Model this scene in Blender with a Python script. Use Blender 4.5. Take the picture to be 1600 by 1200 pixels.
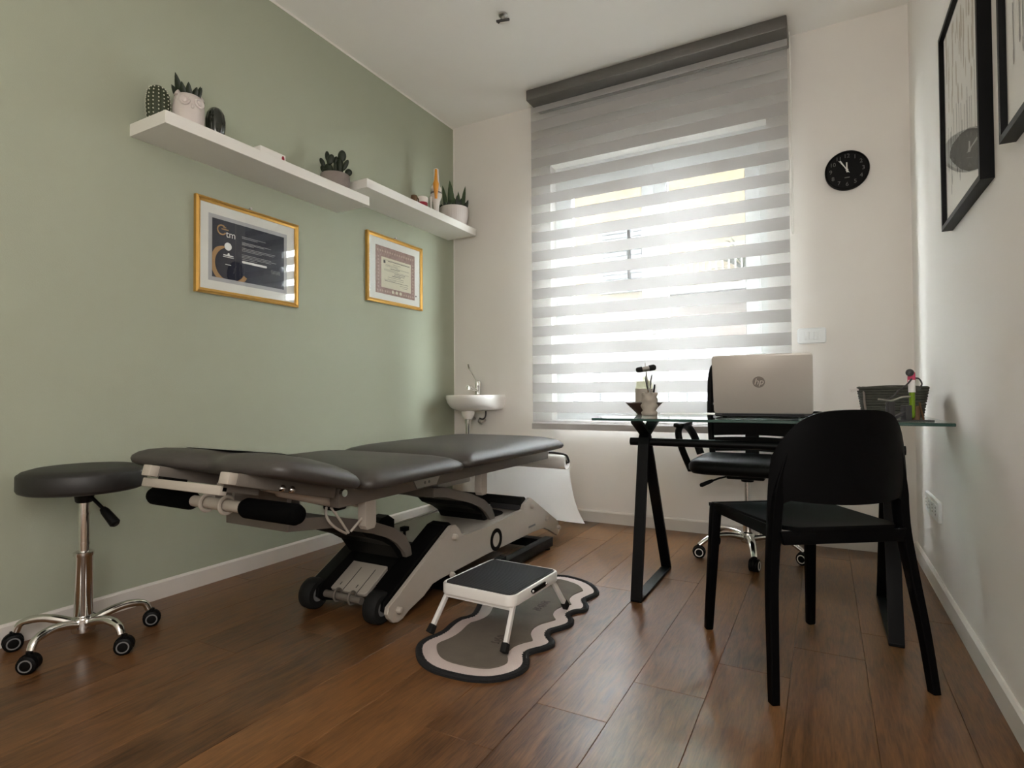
import bpy, bmesh, math, random
from mathutils import Vector, Matrix, Euler
from mathutils.geometry import delaunay_2d_cdt
random.seed(7)
S = bpy.context.scene
for o in list(bpy.data.objects): bpy.data.objects.remove(o, do_unlink=True)
COL = S.collection
pi = math.pi

# ------------------------------------------------------------------ camera
def camera():
    yaw, pitch, roll = 0.49986, 0.01827, -0.00616
    f = Vector((-math.sin(yaw)*math.cos(pitch), math.cos(yaw)*math.cos(pitch), math.sin(pitch)))
    r = Vector((math.cos(yaw), math.sin(yaw), 0)); u = r.cross(f)
    r2 = r*math.cos(roll)+u*math.sin(roll); u2 = -r*math.sin(roll)+u*math.cos(roll)
    m = Matrix((r2, u2, -f)).transposed().to_4x4(); m.translation = (0, 0, .84)
    cd = bpy.data.cameras.new('camera'); cd.sensor_width = 36; cd.lens = 20.108; cd.clip_start = .02
    co = bpy.data.objects.new('camera', cd); COL.objects.link(co); co.matrix_world = m
    S.camera = co
camera()
# ------------------------------------------------------------------ world, sun, added fill light, exposure
w = bpy.data.worlds.new('sky'); S.world = w; w.use_nodes = True
bg = w.node_tree.nodes['Background']; bg.inputs[0].default_value = (.93, .97, 1.0, 1); bg.inputs[1].default_value = 10.0
def lamp(name, kind, loc, rot, energy, color, **k):
    l = bpy.data.lights.new(name, kind); l.energy = energy; l.color = color
    for a, v in k.items(): setattr(l, a, v)
    o = bpy.data.objects.new(name, l); COL.objects.link(o); o.location = loc; o.rotation_euler = rot
    return o
lamp('sun', 'SUN', (0, -5, 12), (math.radians(48), 0, math.radians(-18)), 0.5, (1, .95, .86), angle=math.radians(2))
lamp('interior_fill_light', 'POINT', (-.15, -.35, 1.40), (0, 0, 0), 14, (1, .975, .95), shadow_soft_size=0.5)  # unseen fill added behind the camera to brighten the interior
S.view_settings.view_transform = 'Standard'; S.view_settings.look = 'None'
S.view_settings.exposure = 2.2; S.view_settings.gamma = 1.0; S.view_settings.use_curve_mapping = False
cy = S.cycles
cy.use_denoising = True; cy.max_bounces = 14; cy.diffuse_bounces = 8; cy.glossy_bounces = 5
cy.transparent_max_bounces = 16; cy.transmission_bounces = 8; cy.caustics_reflective = False; cy.caustics_refractive = False
cy.sample_clamp_indirect = 6.0

# ------------------------------------------------------------------ materials
def nt(name):
    m = bpy.data.materials.new(name); m.use_nodes = True
    t = m.node_tree; return m, t, t.nodes['Principled BSDF'], t.nodes['Material Output']
def M(name, rgb, rough=.5, metal=0, nscale=0, namt=.06, bump=0, bscale=None, spec=None, stretch=None, coat=0):
    m, t, b, out = nt(name)
    b.inputs['Base Color'].default_value = (*rgb, 1); b.inputs['Roughness'].default_value = rough
    b.inputs['Metallic'].default_value = metal
    if spec is not None: b.inputs['Specular IOR Level'].default_value = spec
    if coat: b.inputs['Coat Weight'].default_value = coat; b.inputs['Coat Roughness'].default_value = .08
    tc = t.nodes.new('ShaderNodeTexCoord'); vec = tc.outputs['Object']
    if stretch:
        mp = t.nodes.new('ShaderNodeMapping'); mp.inputs['Scale'].default_value = stretch
        t.links.new(vec, mp.inputs[0]); vec = mp.outputs[0]
    nz = t.nodes.new('ShaderNodeTexNoise'); nz.inputs['Scale'].default_value = nscale or 18; nz.inputs['Detail'].default_value = 4
    t.links.new(vec, nz.inputs['Vector'])
    mx = t.nodes.new('ShaderNodeMix'); mx.data_type = 'RGBA'
    mx.inputs[6].default_value = (*[c*(1-namt) for c in rgb], 1); mx.inputs[7].default_value = (*[min(1, c*(1+namt)) for c in rgb], 1)
    t.links.new(nz.outputs['Fac'], mx.inputs[0]); t.links.new(mx.outputs[2], b.inputs['Base Color'])
    if bump:
        n2 = t.nodes.new('ShaderNodeTexNoise'); n2.inputs['Scale'].default_value = bscale or 120; n2.inputs['Detail'].default_value = 3
        t.links.new(vec, n2.inputs['Vector'])
        bp = t.nodes.new('ShaderNodeBump'); bp.inputs['Strength'].default_value = bump; bp.inputs['Distance'].default_value = .004
        t.links.new(n2.outputs['Fac'], bp.inputs['Height']); t.links.new(bp.outputs[0], b.inputs['Normal'])
    return m
def mshader(name, build):
    m = bpy.data.materials.new(name); m.use_nodes = True; t = m.node_tree; t.nodes.clear()
    out = t.nodes.new('ShaderNodeOutputMaterial'); s = build(t); t.links.new(s, out.inputs[0]); return m
def bs(t, typ, rgb, rough=None):
    n = t.nodes.new('ShaderNodeBsdf'+typ); n.inputs['Color'].default_value = (*rgb, 1)
    if rough is not None: n.inputs['Roughness'].default_value = rough
    return n.outputs[0]
def mixs(t, fac, a, b):
    n = t.nodes.new('ShaderNodeMixShader')
    if isinstance(fac, float): n.inputs[0].default_value = fac
    else: t.links.new(fac, n.inputs[0])
    t.links.new(a, n.inputs[1]); t.links.new(b, n.inputs[2]); return n.outputs[0]
def thin_glass(name, tint, ior=1.5, rough=0.0):
    def f(t):
        fr = t.nodes.new('ShaderNodeFresnel'); fr.inputs[0].default_value = ior
        ge = t.nodes.new('ShaderNodeNewGeometry'); iv = t.nodes.new('ShaderNodeMath'); iv.operation = 'SUBTRACT'; iv.inputs[0].default_value = 1
        t.links.new(ge.outputs['Backfacing'], iv.inputs[1])       # front faces only mirror; the back of the thin pane stays clear
        mu = t.nodes.new('ShaderNodeMath'); mu.operation = 'MULTIPLY'; t.links.new(fr.outputs[0], mu.inputs[0]); t.links.new(iv.outputs[0], mu.inputs[1])
        return mixs(t, mu.outputs[0], bs(t, 'Transparent', tint), bs(t, 'Glossy', (1, 1, 1), rough))
    return mshader(name, f)
def fabric(name, transp, transl, col, front):
    def f(t):
        d = mixs(t, transl, bs(t, 'Diffuse', front), bs(t, 'Translucent', col))
        # fine weave modulates how much shows through
        tc = t.nodes.new('ShaderNodeTexCoord'); nz = t.nodes.new('ShaderNodeTexNoise')
        mp = t.nodes.new('ShaderNodeMapping'); mp.inputs['Scale'].default_value = (8, 8, 160)
        nz.inputs['Scale'].default_value = 1.5; t.links.new(tc.outputs['Object'], mp.inputs[0]); t.links.new(mp.outputs[0], nz.inputs['Vector'])
        mr = t.nodes.new('ShaderNodeMapRange'); mr.inputs[3].default_value = transp*.93; mr.inputs[4].default_value = transp*1.07
        t.links.new(nz.outputs['Fac'], mr.inputs[0])
        return mixs(t, mr.outputs[0], d, bs(t, 'Transparent', (1, 1, 1)))
    return mshader(name, f)

def wood(name, dark, light, rough):
    m, t, b, out = nt(name)
    tc = t.nodes.new('ShaderNodeTexCoord'); oi = t.nodes.new('ShaderNodeObjectInfo')
    ad = t.nodes.new('ShaderNodeVectorMath'); ad.operation = 'MULTIPLY_ADD'
    cb = t.nodes.new('ShaderNodeCombineXYZ')
    for i in range(3): t.links.new(oi.outputs['Random'], cb.inputs[i])
    t.links.new(cb.outputs[0], ad.inputs[0]); ad.inputs[1].default_value = (13, 31, 7); t.links.new(tc.outputs['Object'], ad.inputs[2])
    def noise(scale, stretch, detail=5, dist=0):
        mp = t.nodes.new('ShaderNodeMapping'); mp.inputs['Scale'].default_value = stretch
        t.links.new(ad.outputs[0], mp.inputs[0])
        n = t.nodes.new('ShaderNodeTexNoise'); n.inputs['Scale'].default_value = scale; n.inputs['Detail'].default_value = detail
        n.inputs['Distortion'].default_value = dist; n.inputs['Roughness'].default_value = .6
        t.links.new(mp.outputs[0], n.inputs['Vector']); return n.outputs['Fac']
    g1 = noise(6, (6, .7, 1), 6, 1.4); g2 = noise(40, (7, .45, 1), 3, .3); g3 = noise(2.2, (1.6, .8, 1), 3, .8)
    def math_(op, a, b_, c=None):
        n = t.nodes.new('ShaderNodeMath'); n.operation = op
        for i, v in enumerate((a, b_, c)):
            if v is None: continue
            if isinstance(v, (int, float)): n.inputs[i].default_value = v
            else: t.links.new(v, n.inputs[i])
        return n.outputs[0]
    mixv = math_('ADD', math_('MULTIPLY', g1, .55), math_('ADD', math_('MULTIPLY', g2, .38), math_('MULTIPLY', g3, .24)))
    mixv = math_('ADD', mixv, math_('MULTIPLY_ADD', oi.outputs['Random'], .12, -.09))
    cr = t.nodes.new('ShaderNodeValToRGB'); e = cr.color_ramp.elements
    e[0].position = .36; e[0].color = (*dark, 1); e[1].position = .80; e[1].color = (*light, 1)
    mid = cr.color_ramp.elements.new(.56); mid.color = (*[(a*.5+c*.5) for a, c in zip(dark, light)], 1)
    t.links.new(mixv, cr.inputs[0]); t.links.new(cr.outputs[0], b.inputs['Base Color'])
    rr = t.nodes.new('ShaderNodeMapRange'); rr.inputs[3].default_value = rough-.06; rr.inputs[4].default_value = rough+.1
    t.links.new(g1, rr.inputs[0]); t.links.new(rr.outputs[0], b.inputs['Roughness'])
    bp = t.nodes.new('ShaderNodeBump'); bp.inputs['Strength'].default_value = .12; bp.inputs['Distance'].default_value = .002
    t.links.new(mixv, bp.inputs['Height']); t.links.new(bp.outputs[0], b.inputs['Normal'])
    b.inputs['Specular IOR Level'].default_value = .5
    return m

GREEN = M('green_paint', (.375, .40, .305), .85, nscale=3, namt=.02, bump=.12, bscale=260)
WHITE = M('white_paint', (.83, .795, .75), .85, nscale=3, namt=.015, bump=.08, bscale=240)
CEILW = M('ceiling_paint', (.88, .86, .82), .9, nscale=3, namt=.012)
TRIMW = M('trim_paint', (.68, .64, .59), .5, namt=.02)
OAK = wood('oak_floor', (.040, .0165, .0058), (.245, .112, .040), .30)
SUB = M('floor_joint', (.15, .095, .055), .8)
SHELF = M('shelf_white', (.80, .78, .73), .5, namt=.015)
LEATH = M('black_leatherette', (.052, .046, .042), .46, nscale=60, namt=.1, bump=.10, bscale=420)
LEATH2 = M('stool_leatherette', (.018, .017, .016), .5, nscale=60, namt=.1, bump=.12, bscale=420)
LEATH3 = M('office_leatherette', (.003, .003, .003), .5, nscale=60, namt=.1, spec=.16)
BEIGE = M('beige_powdercoat', (.15, .130, .110), .45, nscale=40, namt=.04)
BEIGE2 = M('beige_plastic', (.44, .395, .34), .5, nscale=40, namt=.03)
BLACK = M('black_plastic', (.0028, .0028, .0028), .5, spec=.14, nscale=40, namt=.15)
BLACKM = M('black_metal', (.0025, .0025, .0028), .42, spec=.14, nscale=40, namt=.1)
RUBBER = M('rubber', (.010, .010, .0095), .75, spec=.25, nscale=60, namt=.2, bump=.1)
FOAM = M('black_foam', (.0016, .0016, .0016), .95, spec=.05, nscale=90, namt=.2, bump=.1)
CHAIRB = M('black_polypropylene', (.0018, .0018, .0021), .5, spec=.07, nscale=60, namt=.1, bump=.06, bscale=500)
CHROME = M('chrome', (.80, .79, .77), .12, 1, namt=.02)
STEEL = M('brushed_steel', (.52, .50, .47), .3, 1, namt=.04)
GREYP = M('grey_plastic', (.18, .18, .18), .5)
WMET = M('white_enamel', (.78, .76, .73), .35, namt=.02)
RIBB = M('ribbed_black_rubber', (.022, .021, .022), .65)
PORC = M('porcelain', (.80, .77, .74), .15, namt=.01, coat=.3)
SHEETP = mshader('thin_paper', lambda t: mixs(t, .45, bs(t, 'Diffuse', (.82, .80, .78)), bs(t, 'Translucent', (.85, .83, .80))))
PAPER = M('paper', (.82, .80, .78), .9, nscale=8, namt=.02)
GOLD = M('gold_frame', (.80, .47, .13), .3, .85, nscale=30, namt=.12)
MAT_B = M('passepartout', (.80, .79, .75), .9, namt=.01)
NAVY = M('navy_print', (.013, .015, .034), .8, namt=.1)
INKW = M('pale_ink', (.45, .45, .47), .8)
INKWW = M('white_ink', (.85, .85, .85), .8)
INKO = M('ochre_ink', (.42, .24, .10), .8)
INKD = M('dark_ink', (.05, .045, .045), .8)
INKG = M('grey_ink', (.25, .235, .22), .9, nscale=25, namt=.2)
INKT = M('tan_ink', (.42, .36, .28), .9, nscale=25, namt=.25)
MAUVE = M('ornate_border_print', (.33, .215, .19), .85, nscale=70, namt=.55)
PARCH = M('parchment', (.72, .68, .54), .85, namt=.03)
PANE = thin_glass('window_glass', (.97, .99, .985))
PGLASS = thin_glass('picture_glass', (.98, .985, .98), 1.62)
PGLASS2 = thin_glass('poster_glass', (.985, .985, .98), 1.22)
DGLASS = thin_glass('desk_glass', (.80, .90, .86), 1.45)
GEDGE = M('glass_edge', (.015, .055, .045), .15, namt=.1, spec=.6)
BOTTLE = thin_glass('bottle_glass', (.93, .93, .86), 1.35)
OPAQ = fabric('opaque_fabric', 0.0, .275, (.90, .885, .88), (.52, .51, .50))
SHEER = fabric('sheer_fabric', .72, .085, (.92, .93, .93), (.5, .5, .5))
ALU = M('aluminium_profile', (.165, .156, .146), .4, .5)
PVC = M('white_pvc', (.82, .84, .84), .35, namt=.01)
LEAFD = M('dark_leaf', (.012, .02, .009), .5, nscale=40, namt=.4)
LEAFS = M('snake_leaf', (.042, .075, .026), .45, nscale=60, namt=.6, stretch=(1, 1, .4))
CACT = M('cactus_green', (.035, .045, .022), .6, nscale=60, namt=.2)
GLOSSC = M('glossy_dark_green', (.010, .014, .009), .12, coat=.6)
SPINE = M('spine_cream', (.60, .60, .48), .8)
CERAM = M('white_ceramic', (.62, .56, .53), .3, namt=.03, coat=.2)
CLAY = M('grey_clay', (.235, .20, .18), .7, nscale=14, namt=.2)
SOIL = M('soil', (.02, .015, .01), 1, nscale=90, namt=.5, bump=.4)
BONE = M('bone_white', (.74, .69, .64), .5)
TENDON = M('tendon_orange', (.72, .30, .03), .45)
REDP = M('red_plastic', (.30, .012, .03), .4)
PINK = M('pink_scarf', (.60, .06, .14), .6)
BROWN = M('brown_wood', (.13, .07, .03), .6, nscale=40, namt=.3)
BOWLB = M('bowl_brown', (.075, .045, .035), .5, nscale=20, namt=.15)
STONE = M('crumpled_ceramic', (.46, .41, .35), .7, nscale=12, namt=.08)
LAPT = M('laptop_silver', (.58, .54, .49), .42, .2, namt=.02)
LAPD = M('laptop_dark', (.02, .02, .022), .5)
LOGO = M('logo_silver', (.30, .275, .25), .25, .4)
BASK = M('woven_fibre', (.06, .062, .05), .85, nscale=60, namt=.4, bump=.3)
DGREY = M('dark_grey_metal', (.06, .058, .06), .45, .4)
LIQ = M('green_liquid', (.20, .34, .02), .15)
RUGK = M('rug_black_edge', (.007, .007, .008), .9, nscale=120, namt=.4, bump=.4)
RUGW = M('rug_blush', (.60, .50, .47), .95, nscale=14, namt=.06, bump=.35, bscale=300)
RUGT = M('rug_taupe', (.145, .122, .098), .97, nscale=16, namt=.22, bump=.5, bscale=300)
RUGD = M('rug_script', (.085, .070, .058), .97, nscale=60, namt=.2)
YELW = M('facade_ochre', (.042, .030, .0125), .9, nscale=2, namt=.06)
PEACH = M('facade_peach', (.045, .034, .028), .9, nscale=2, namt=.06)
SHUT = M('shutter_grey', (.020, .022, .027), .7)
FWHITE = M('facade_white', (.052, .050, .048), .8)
FWALL = M('garden_white', (.30, .30, .30), .8)
POSTG = M('post_grey', (.055, .055, .058), .7)
ASPH = M('outdoor_paving', (.16, .155, .15), .9, nscale=6, namt=.1)
BALC = M('balcony_metal', (.018, .013, .012), .6)
BUSH = M('bush_leaf', (.02, .026, .012), .8, nscale=12, namt=.4)

# ------------------------------------------------------------------ mesh builder
MW = {}
class MB:
    def __init__(s): s.bm = bmesh.new(); s.mi = 0
    def _tag(s, fs):
        for f in fs: f.material_index = s.mi
    def poly(s, verts, faces):
        vs = [s.bm.verts.new(v) for v in verts]; out = []
        for f in faces:
            try: out.append(s.bm.faces.new([vs[i] for i in f]))
            except ValueError: pass
        s._tag(out); return vs, out
    def box(s, x0, x1, y0, y1, z0, z1, bev=0, m=None, seg=2):
        v = [Vector((x, y, z)) for x in (x0, x1) for y in (y0, y1) for z in (z0, z1)]
        if m is not None: v = [m @ p for p in v]
        vs, fs = s.poly(v, [(0, 1, 3, 2), (4, 6, 7, 5), (0, 4, 5, 1), (2, 3, 7, 6), (0, 2, 6, 4), (1, 5, 7, 3)])
        if bev:
            es = list({e for f in fs for e in f.edges})
            r = bmesh.ops.bevel(s.bm, geom=es, offset=bev, segments=seg, profile=.5, affect='EDGES', clamp_overlap=True)
            s._tag(r['faces'])
        return s
    def bar(s, p0, p1, wx, wy, up=(0, 0, 1), bev=0, taper=1.0):
        """rectangular bar from p0 to p1; wx across, wy along the 'up' side"""
        p0, p1 = Vector(p0), Vector(p1); d = (p1-p0).normalized()
        a = d.cross(Vector(up))
        if a.length < 1e-4: a = d.cross(Vector((0, 1, 0)))
        a.normalize(); b = a.cross(d).normalized(); v = []
        for p, k in ((p0, 1), (p1, taper)):
            for sx, sy in ((-1, -1), (1, -1), (1, 1), (-1, 1)): v.append(p+a*sx*wx*k/2+b*sy*wy*k/2)
        vs, fs = s.poly(v, [(3, 2, 1, 0), (4, 5, 6, 7), (0, 1, 5, 4), (1, 2, 6, 5), (2, 3, 7, 6), (3, 0, 4, 7)])
        if bev:
            r = bmesh.ops.bevel(s.bm, geom=list({e for f in fs for e in f.edges}), offset=bev, segments=2, profile=.5, affect='EDGES', clamp_overlap=True)
            s._tag(r['faces'])
        return s
    def tube(s, pts, r, seg=10, closed=False, cap=True, flat=None):
        pts = [Vector(p) for p in pts]; n = len(pts); rs = r if isinstance(r, (list, tuple)) else [r]*n
        rings = []; prev = None
        for i, p in enumerate(pts):
            if closed: d = pts[(i+1) % n]-pts[i-1]
            else: d = pts[min(i+1, n-1)]-pts[max(i-1, 0)]
            d.normalize()
            if prev is None:
                a = d.cross(Vector((0, 0, 1)))
                if a.length < 1e-3: a = d.cross(Vector((0, 1, 0)))
            else: a = prev-d*prev.dot(d)
            a.normalize(); prev = a; b = d.cross(a)
            fl = flat or 1.0
            rings.append([s.bm.verts.new(p+a*math.cos(t)*rs[i]+b*math.sin(t)*rs[i]*fl) for t in [2*pi*k/seg for k in range(seg)]])
        fs = []
        for i in range(n if closed else n-1):
            A, B = rings[i], rings[(i+1) % n]
            for k in range(seg): fs.append(s.bm.faces.new((A[k], A[(k+1) % seg], B[(k+1) % seg], B[k])))
        if cap and not closed:
            fs.append(s.bm.faces.new(rings[0][::-1])); fs.append(s.bm.faces.new(rings[-1]))
        s._tag(fs); return s
    def cyl(s, p0, p1, r, r2=None, seg=20): return s.tube([p0, p1], [r, r if r2 is None else r2], seg)
    def lathe(s, prof, c=(0, 0, 0), seg=32, axis='z', mod=None, m=None, closed=False):
        """prof: list of (radius, height); mod(angle, i)->radius factor"""
        c = Vector(c); rings = []
        for i, (r, h) in enumerate(prof):
            ring = []
            for k in range(seg):
                t = 2*pi*k/seg; q = r*(mod(t, i) if mod else 1)
                v = Vector((q*math.cos(t), q*math.sin(t), h))
                if axis == 'x': v = Vector((v.z, v.x, v.y))
                if axis == 'y': v = Vector((v.y, v.z, v.x))
                if m is not None: v = m @ v
                ring.append(s.bm.verts.new(c+v))
            rings.append(ring)
        fs = []; n = len(rings)
        for i in range(n if closed else n-1):
            A, B = rings[i], rings[(i+1) % n]
            for k in range(seg): fs.append(s.bm.faces.new((A[k], A[(k+1) % seg], B[(k+1) % seg], B[k])))
        if not closed:
            fs.append(s.bm.faces.new(rings[0][::-1])); fs.append(s.bm.faces.new(rings[-1]))
        s._tag(fs); return s
    def ball(s, c, r, seg=16, rings=10, m=None):
        r = r if isinstance(r, (tuple, list)) else (r, r, r)
        n0 = len(s.bm.verts)
        g = bmesh.ops.create_uvsphere(s.bm, u_segments=seg, v_segments=rings, radius=1)
        mm = Matrix.Translation(c) @ (m.to_4x4() if m is not None else Matrix()) @ Matrix.Diagonal((*r, 1))
        bmesh.ops.transform(s.bm, matrix=mm, verts=g['verts'])
        s._tag({f for v in g['verts'] for f in v.link_faces}); return s
    def prism(s, poly, axis, a0, a1, bev=0, m=None):
        """poly 2D; axis x: poly=(y,z); y: (x,z); z: (x,y)"""
        def P(p, a): return Vector({'x': (a, p[0], p[1]), 'y': (p[0], a, p[1]), 'z': (p[0], p[1], a)}[axis])
        n = len(poly); v = [P(p, a0) for p in poly]+[P(p, a1) for p in poly]
        if m is not None: v = [m @ q for q in v]
        vs, fs = s.poly(v, [tuple(range(n))[::-1], tuple(range(n, 2*n))]+[(i, (i+1) % n, n+(i+1) % n, n+i) for i in range(n)])
        if bev:
            es = [e for e in {e for f in fs[:2] for e in f.edges}]
            r = bmesh.ops.bevel(s.bm, geom=es, offset=bev, segments=2, profile=.5, affect='EDGES', clamp_overlap=True); s._tag(r['faces'])
        return s
    def loft(s, outline, rings, m=None, cap=True):
        """outline CCW 2D (x,y); rings list of (inset, z) from bottom to top"""
        n = len(outline); pts = [Vector(p) for p in outline]; nor = []
        for i in range(n):
            d = (pts[(i+1) % n]-pts[i-1]); nn = Vector((-d.y, d.x)); nn.normalize(); nor.append(nn)
        R = []
        for ins, z in rings:
            ring = []
            for p, q in zip(pts, nor):
                v = Vector((p.x+q.x*ins, p.y+q.y*ins, z(p) if callable(z) else z))
                if m is not None: v = m @ v
                ring.append(s.bm.verts.new(v))
            R.append(ring)
        fs = []
        for A, B in zip(R, R[1:]):
            for k in range(n): fs.append(s.bm.faces.new((A[k], A[(k+1) % n], B[(k+1) % n], B[k])))
        if cap:
            cf = [s.bm.faces.new(R[0][::-1]), s.bm.faces.new(R[-1])]; s._tag(cf)

        s._tag(fs); return s
    def slab(s, outline, z0, z1):
        # flat slab over a wavy outline, top filled by a constrained triangulation
        n = len(outline); P = [Vector((p[0], p[1])) for p in outline]
        lo = [s.bm.verts.new((p.x, p.y, z0)) for p in P]; hi = [s.bm.verts.new((p.x, p.y, z1)) for p in P]; fs = []
        for k in range(n): fs.append(s.bm.faces.new((lo[k], lo[(k+1) % n], hi[(k+1) % n], hi[k])))
        vo, _, fo, ov, _, _ = delaunay_2d_cdt(P, [], [list(range(n))], 1, 1e-6)
        mp = [hi[o[0]] if o and o[0] < n else s.bm.verts.new((v.x, v.y, z1)) for v, o in zip(vo, ov)]
        for f in fo:
            try: fs.append(s.bm.faces.new([mp[i] for i in f]))
            except ValueError: pass
        s._tag(fs); return s
    def grid(s, fn, nu, nv, thick=0, closed_u=False):
        """fn(u,v)->Vector, optional thickness along the local normal"""
        P = [[Vector(fn(i/(nu), j/(nv))) for j in range(nv+1)] for i in range(nu+1)]
        def nrm(i, j):
            a = P[min(i+1, nu)][j]-P[max(i-1, 0)][j]; b = P[i][min(j+1, nv)]-P[i][max(j-1, 0)]
            n = a.cross(b); return n.normalized() if n.length > 1e-12 else Vector((0, 0, 1))
        A = [[s.bm.verts.new(P[i][j]) for j in range(nv+1)] for i in range(nu+1)]; fs = []
        for i in range(nu):
            for j in range(nv): fs.append(s.bm.faces.new((A[i][j], A[i+1][j], A[i+1][j+1], A[i][j+1])))
        if thick:
            B = [[s.bm.verts.new(P[i][j]-nrm(i, j)*thick) for j in range(nv+1)] for i in range(nu+1)]
            for i in range(nu):
                for j in range(nv): fs.append(s.bm.faces.new((B[i][j], B[i][j+1], B[i+1][j+1], B[i+1][j])))
            ed = [(i, 0) for i in range(nu+1)]+[(nu, j) for j in range(1, nv+1)]+[(i, nv) for i in range(nu-1, -1, -1)]+[(0, j) for j in range(nv-1, 0, -1)]
            for (a, b), (c, d) in zip(ed, ed[1:]+ed[:1]): fs.append(s.bm.faces.new((A[a][b], B[a][b], B[c][d], A[c][d])))
        s._tag(fs); return s
    def build(s, name, mats, parent=None, smooth=True, angle=.7, local=False, **props):
        bmesh.ops.recalc_face_normals(s.bm, faces=s.bm.faces)
        me = bpy.data.meshes.new(name)
        if parent is not None and not local: s.bm.transform(MW[parent.name].inverted())
        s.bm.to_mesh(me); s.bm.free()
        for m_ in (mats if isinstance(mats, (list, tuple)) else [mats]): me.materials.append(m_)
        if smooth:
            for p in me.polygons: p.use_smooth = True
            me.set_sharp_from_angle(angle=angle)
        o = bpy.data.objects.new(name, me); COL.objects.link(o)
        if parent is not None: o.parent = parent; MW[o.name] = MW[parent.name].copy()
        else: MW[o.name] = Matrix()
        for k, v in props.items(): o[k] = v
        return o
def thing(name, label, cat, loc, rz=0, group=None):
    o = bpy.data.objects.new(name, None); COL.objects.link(o); o.empty_display_size = .1
    o.location = loc; o.rotation_euler = (0, 0, rz)
    MW[o.name] = Matrix.Translation(loc) @ Matrix.Rotation(rz, 4, 'Z')
    o['label'] = label; o['category'] = cat
    if group: o['group'] = group
    return o
def tag(o, label, cat, group=None):
    o['label'] = label; o['category'] = cat
    if group: o['group'] = group
    return o
def settle(o):
    """give a single-mesh thing an origin at its base centre"""
    me = o.data; xs = [v.co for v in me.vertices]
    c = Vector(((min(v.x for v in xs)+max(v.x for v in xs))/2, (min(v.y for v in xs)+max(v.y for v in xs))/2, min(v.z for v in xs)))
    me.transform(Matrix.Translation(-c)); o.location = c; MW[o.name] = Matrix.Translation(c); return o
def struct(o): o['kind'] = 'structure'; return o
def rrect(x0, x1, y0, y1, r, n=6):
    out = []
    for cx, cy, a in ((x1-r, y0+r, -pi/2), (x1-r, y1-r, 0), (x0+r, y1-r, pi/2), (x0+r, y0+r, pi)):
        for k in range(n+1): t = a+pi/2*k/n; out.append((cx+r*math.cos(t), cy+r*math.sin(t)))
    return out
def bez(p0, p1, p2, p3, n=12):
    p = [Vector(q) for q in (p0, p1, p2, p3)]
    return [p[0]*(1-t)**3+p[1]*3*t*(1-t)**2+p[2]*3*t*t*(1-t)+p[3]*t**3 for t in [i/n for i in range(n+1)]]
def spline(pts, n=6, closed=False):
    P = [Vector(p) for p in pts]; N = len(P); out = []
    for i in range(N if closed else N-1):
        g = (lambda k: P[k % N]) if closed else (lambda k: P[max(0, min(N-1, k))])
        a, b, c, d = g(i-1), g(i), g(i+1), g(i+2)
        for k in range(n):
            t = k/n
            out.append(.5*((2*b)+(c-a)*t+(2*a-5*b+4*c-d)*t*t+(3*b-a-3*c+d)*t**3))
    if not closed: out.append(P[-1])
    return out
def text_bm(mb, body, size, m, shear=0):
    """flat lettering appended to a builder; m maps local XY text plane into the scene"""
    cu = bpy.data.curves.new('t', 'FONT'); cu.body = body; cu.size = size; cu.align_x = 'CENTER'; cu.align_y = 'CENTER'; cu.shear = shear
    cu.resolution_u = 3
    ob = bpy.data.objects.new('t', cu); COL.objects.link(ob)
    dg = bpy.context.evaluated_depsgraph_get(); dg.update()
    me = bpy.data.meshes.new_from_object(ob.evaluated_get(dg))
    n0 = len(mb.bm.faces); me.transform(m); mb.bm.from_mesh(me); mb.bm.faces.ensure_lookup_table()
    for f in mb.bm.faces[n0:]: f.material_index = mb.mi
    bpy.data.objects.remove(ob); bpy.data.meshes.remove(me); bpy.data.curves.remove(cu)
def part_copy(src, parent, name=None):
    c = src.copy(); COL.objects.link(c); c.parent = parent; MW[c.name] = MW[parent.name].copy(); return c

# ------------------------------------------------------------------ the room
XL, XR, YB, YF, ZC = -2.445, .408, 3.575, -1.30, 2.86
WX0, WX1, WZ0, WZ1 = -1.64, -.275, .665, 2.42          # window opening
fl = MB().box(XL-.1, XR+.1, YF-.1, YB+.25, -.10, -.012).build('floor', SUB, smooth=False); struct(fl)
# planks: 0.2 m wide boards running towards the window, ends staggered
PW, PL = .2, 1.215
plank_meshes = {}
def plank(x0, x1, y0, y1):
    key = (round(x1-x0, 3), round(y1-y0, 3))
    if key not in plank_meshes:
        b = MB(); g = .0004; w_, l_ = x1-x0, y1-y0
        b.box(g, w_-g, g, l_-g, -.012, 0, bev=.0009, seg=1)
        o = b.build('floor_plank', OAK, fl, smooth=False, local=True); plank_meshes[key] = o
    else:
        o = part_copy(plank_meshes[key], fl)
    o.location = (x0, y0, 0)
k = -12
rows = []
x = -.1-.2*12
while x < XR:
    rows.append((x, k)); x += PW; k += 1
for x, k in rows:
    x0, x1 = max(x, XL), min(x+PW, XR)
    if x1-x0 < .01: continue
    ph = 1.176+.2345*(k+4)                # row -0.9..-0.7 (k = -4) has joints at y = 1.176 and 2.391
    y = ph-PL*6
    while y < YB:
        y0, y1 = max(y, YF), min(y+PL, YB)
        if y1-y0 > .03: plank(x0, x1, y0, y1)
        y += PL
struct(MB().box(XL-.1, XR+.1, YF-.1, YB+.25, ZC, ZC+.12).build('ceiling', CEILW, smooth=False))
struct(MB().box(XL-.15, XL, YF-.1, YB+.25, -.1, ZC+.02).build('wall_left', GREEN, smooth=False))
struct(MB().box(XR, XR+.15, YF-.1, YB+.25, -.1, ZC+.02).build('wall_right', WHITE, smooth=False))
struct(MB().box(XL-.1, XR+.1, YF-.15, YF, -.1, ZC+.02).build('wall_front', WHITE, smooth=False))
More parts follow.
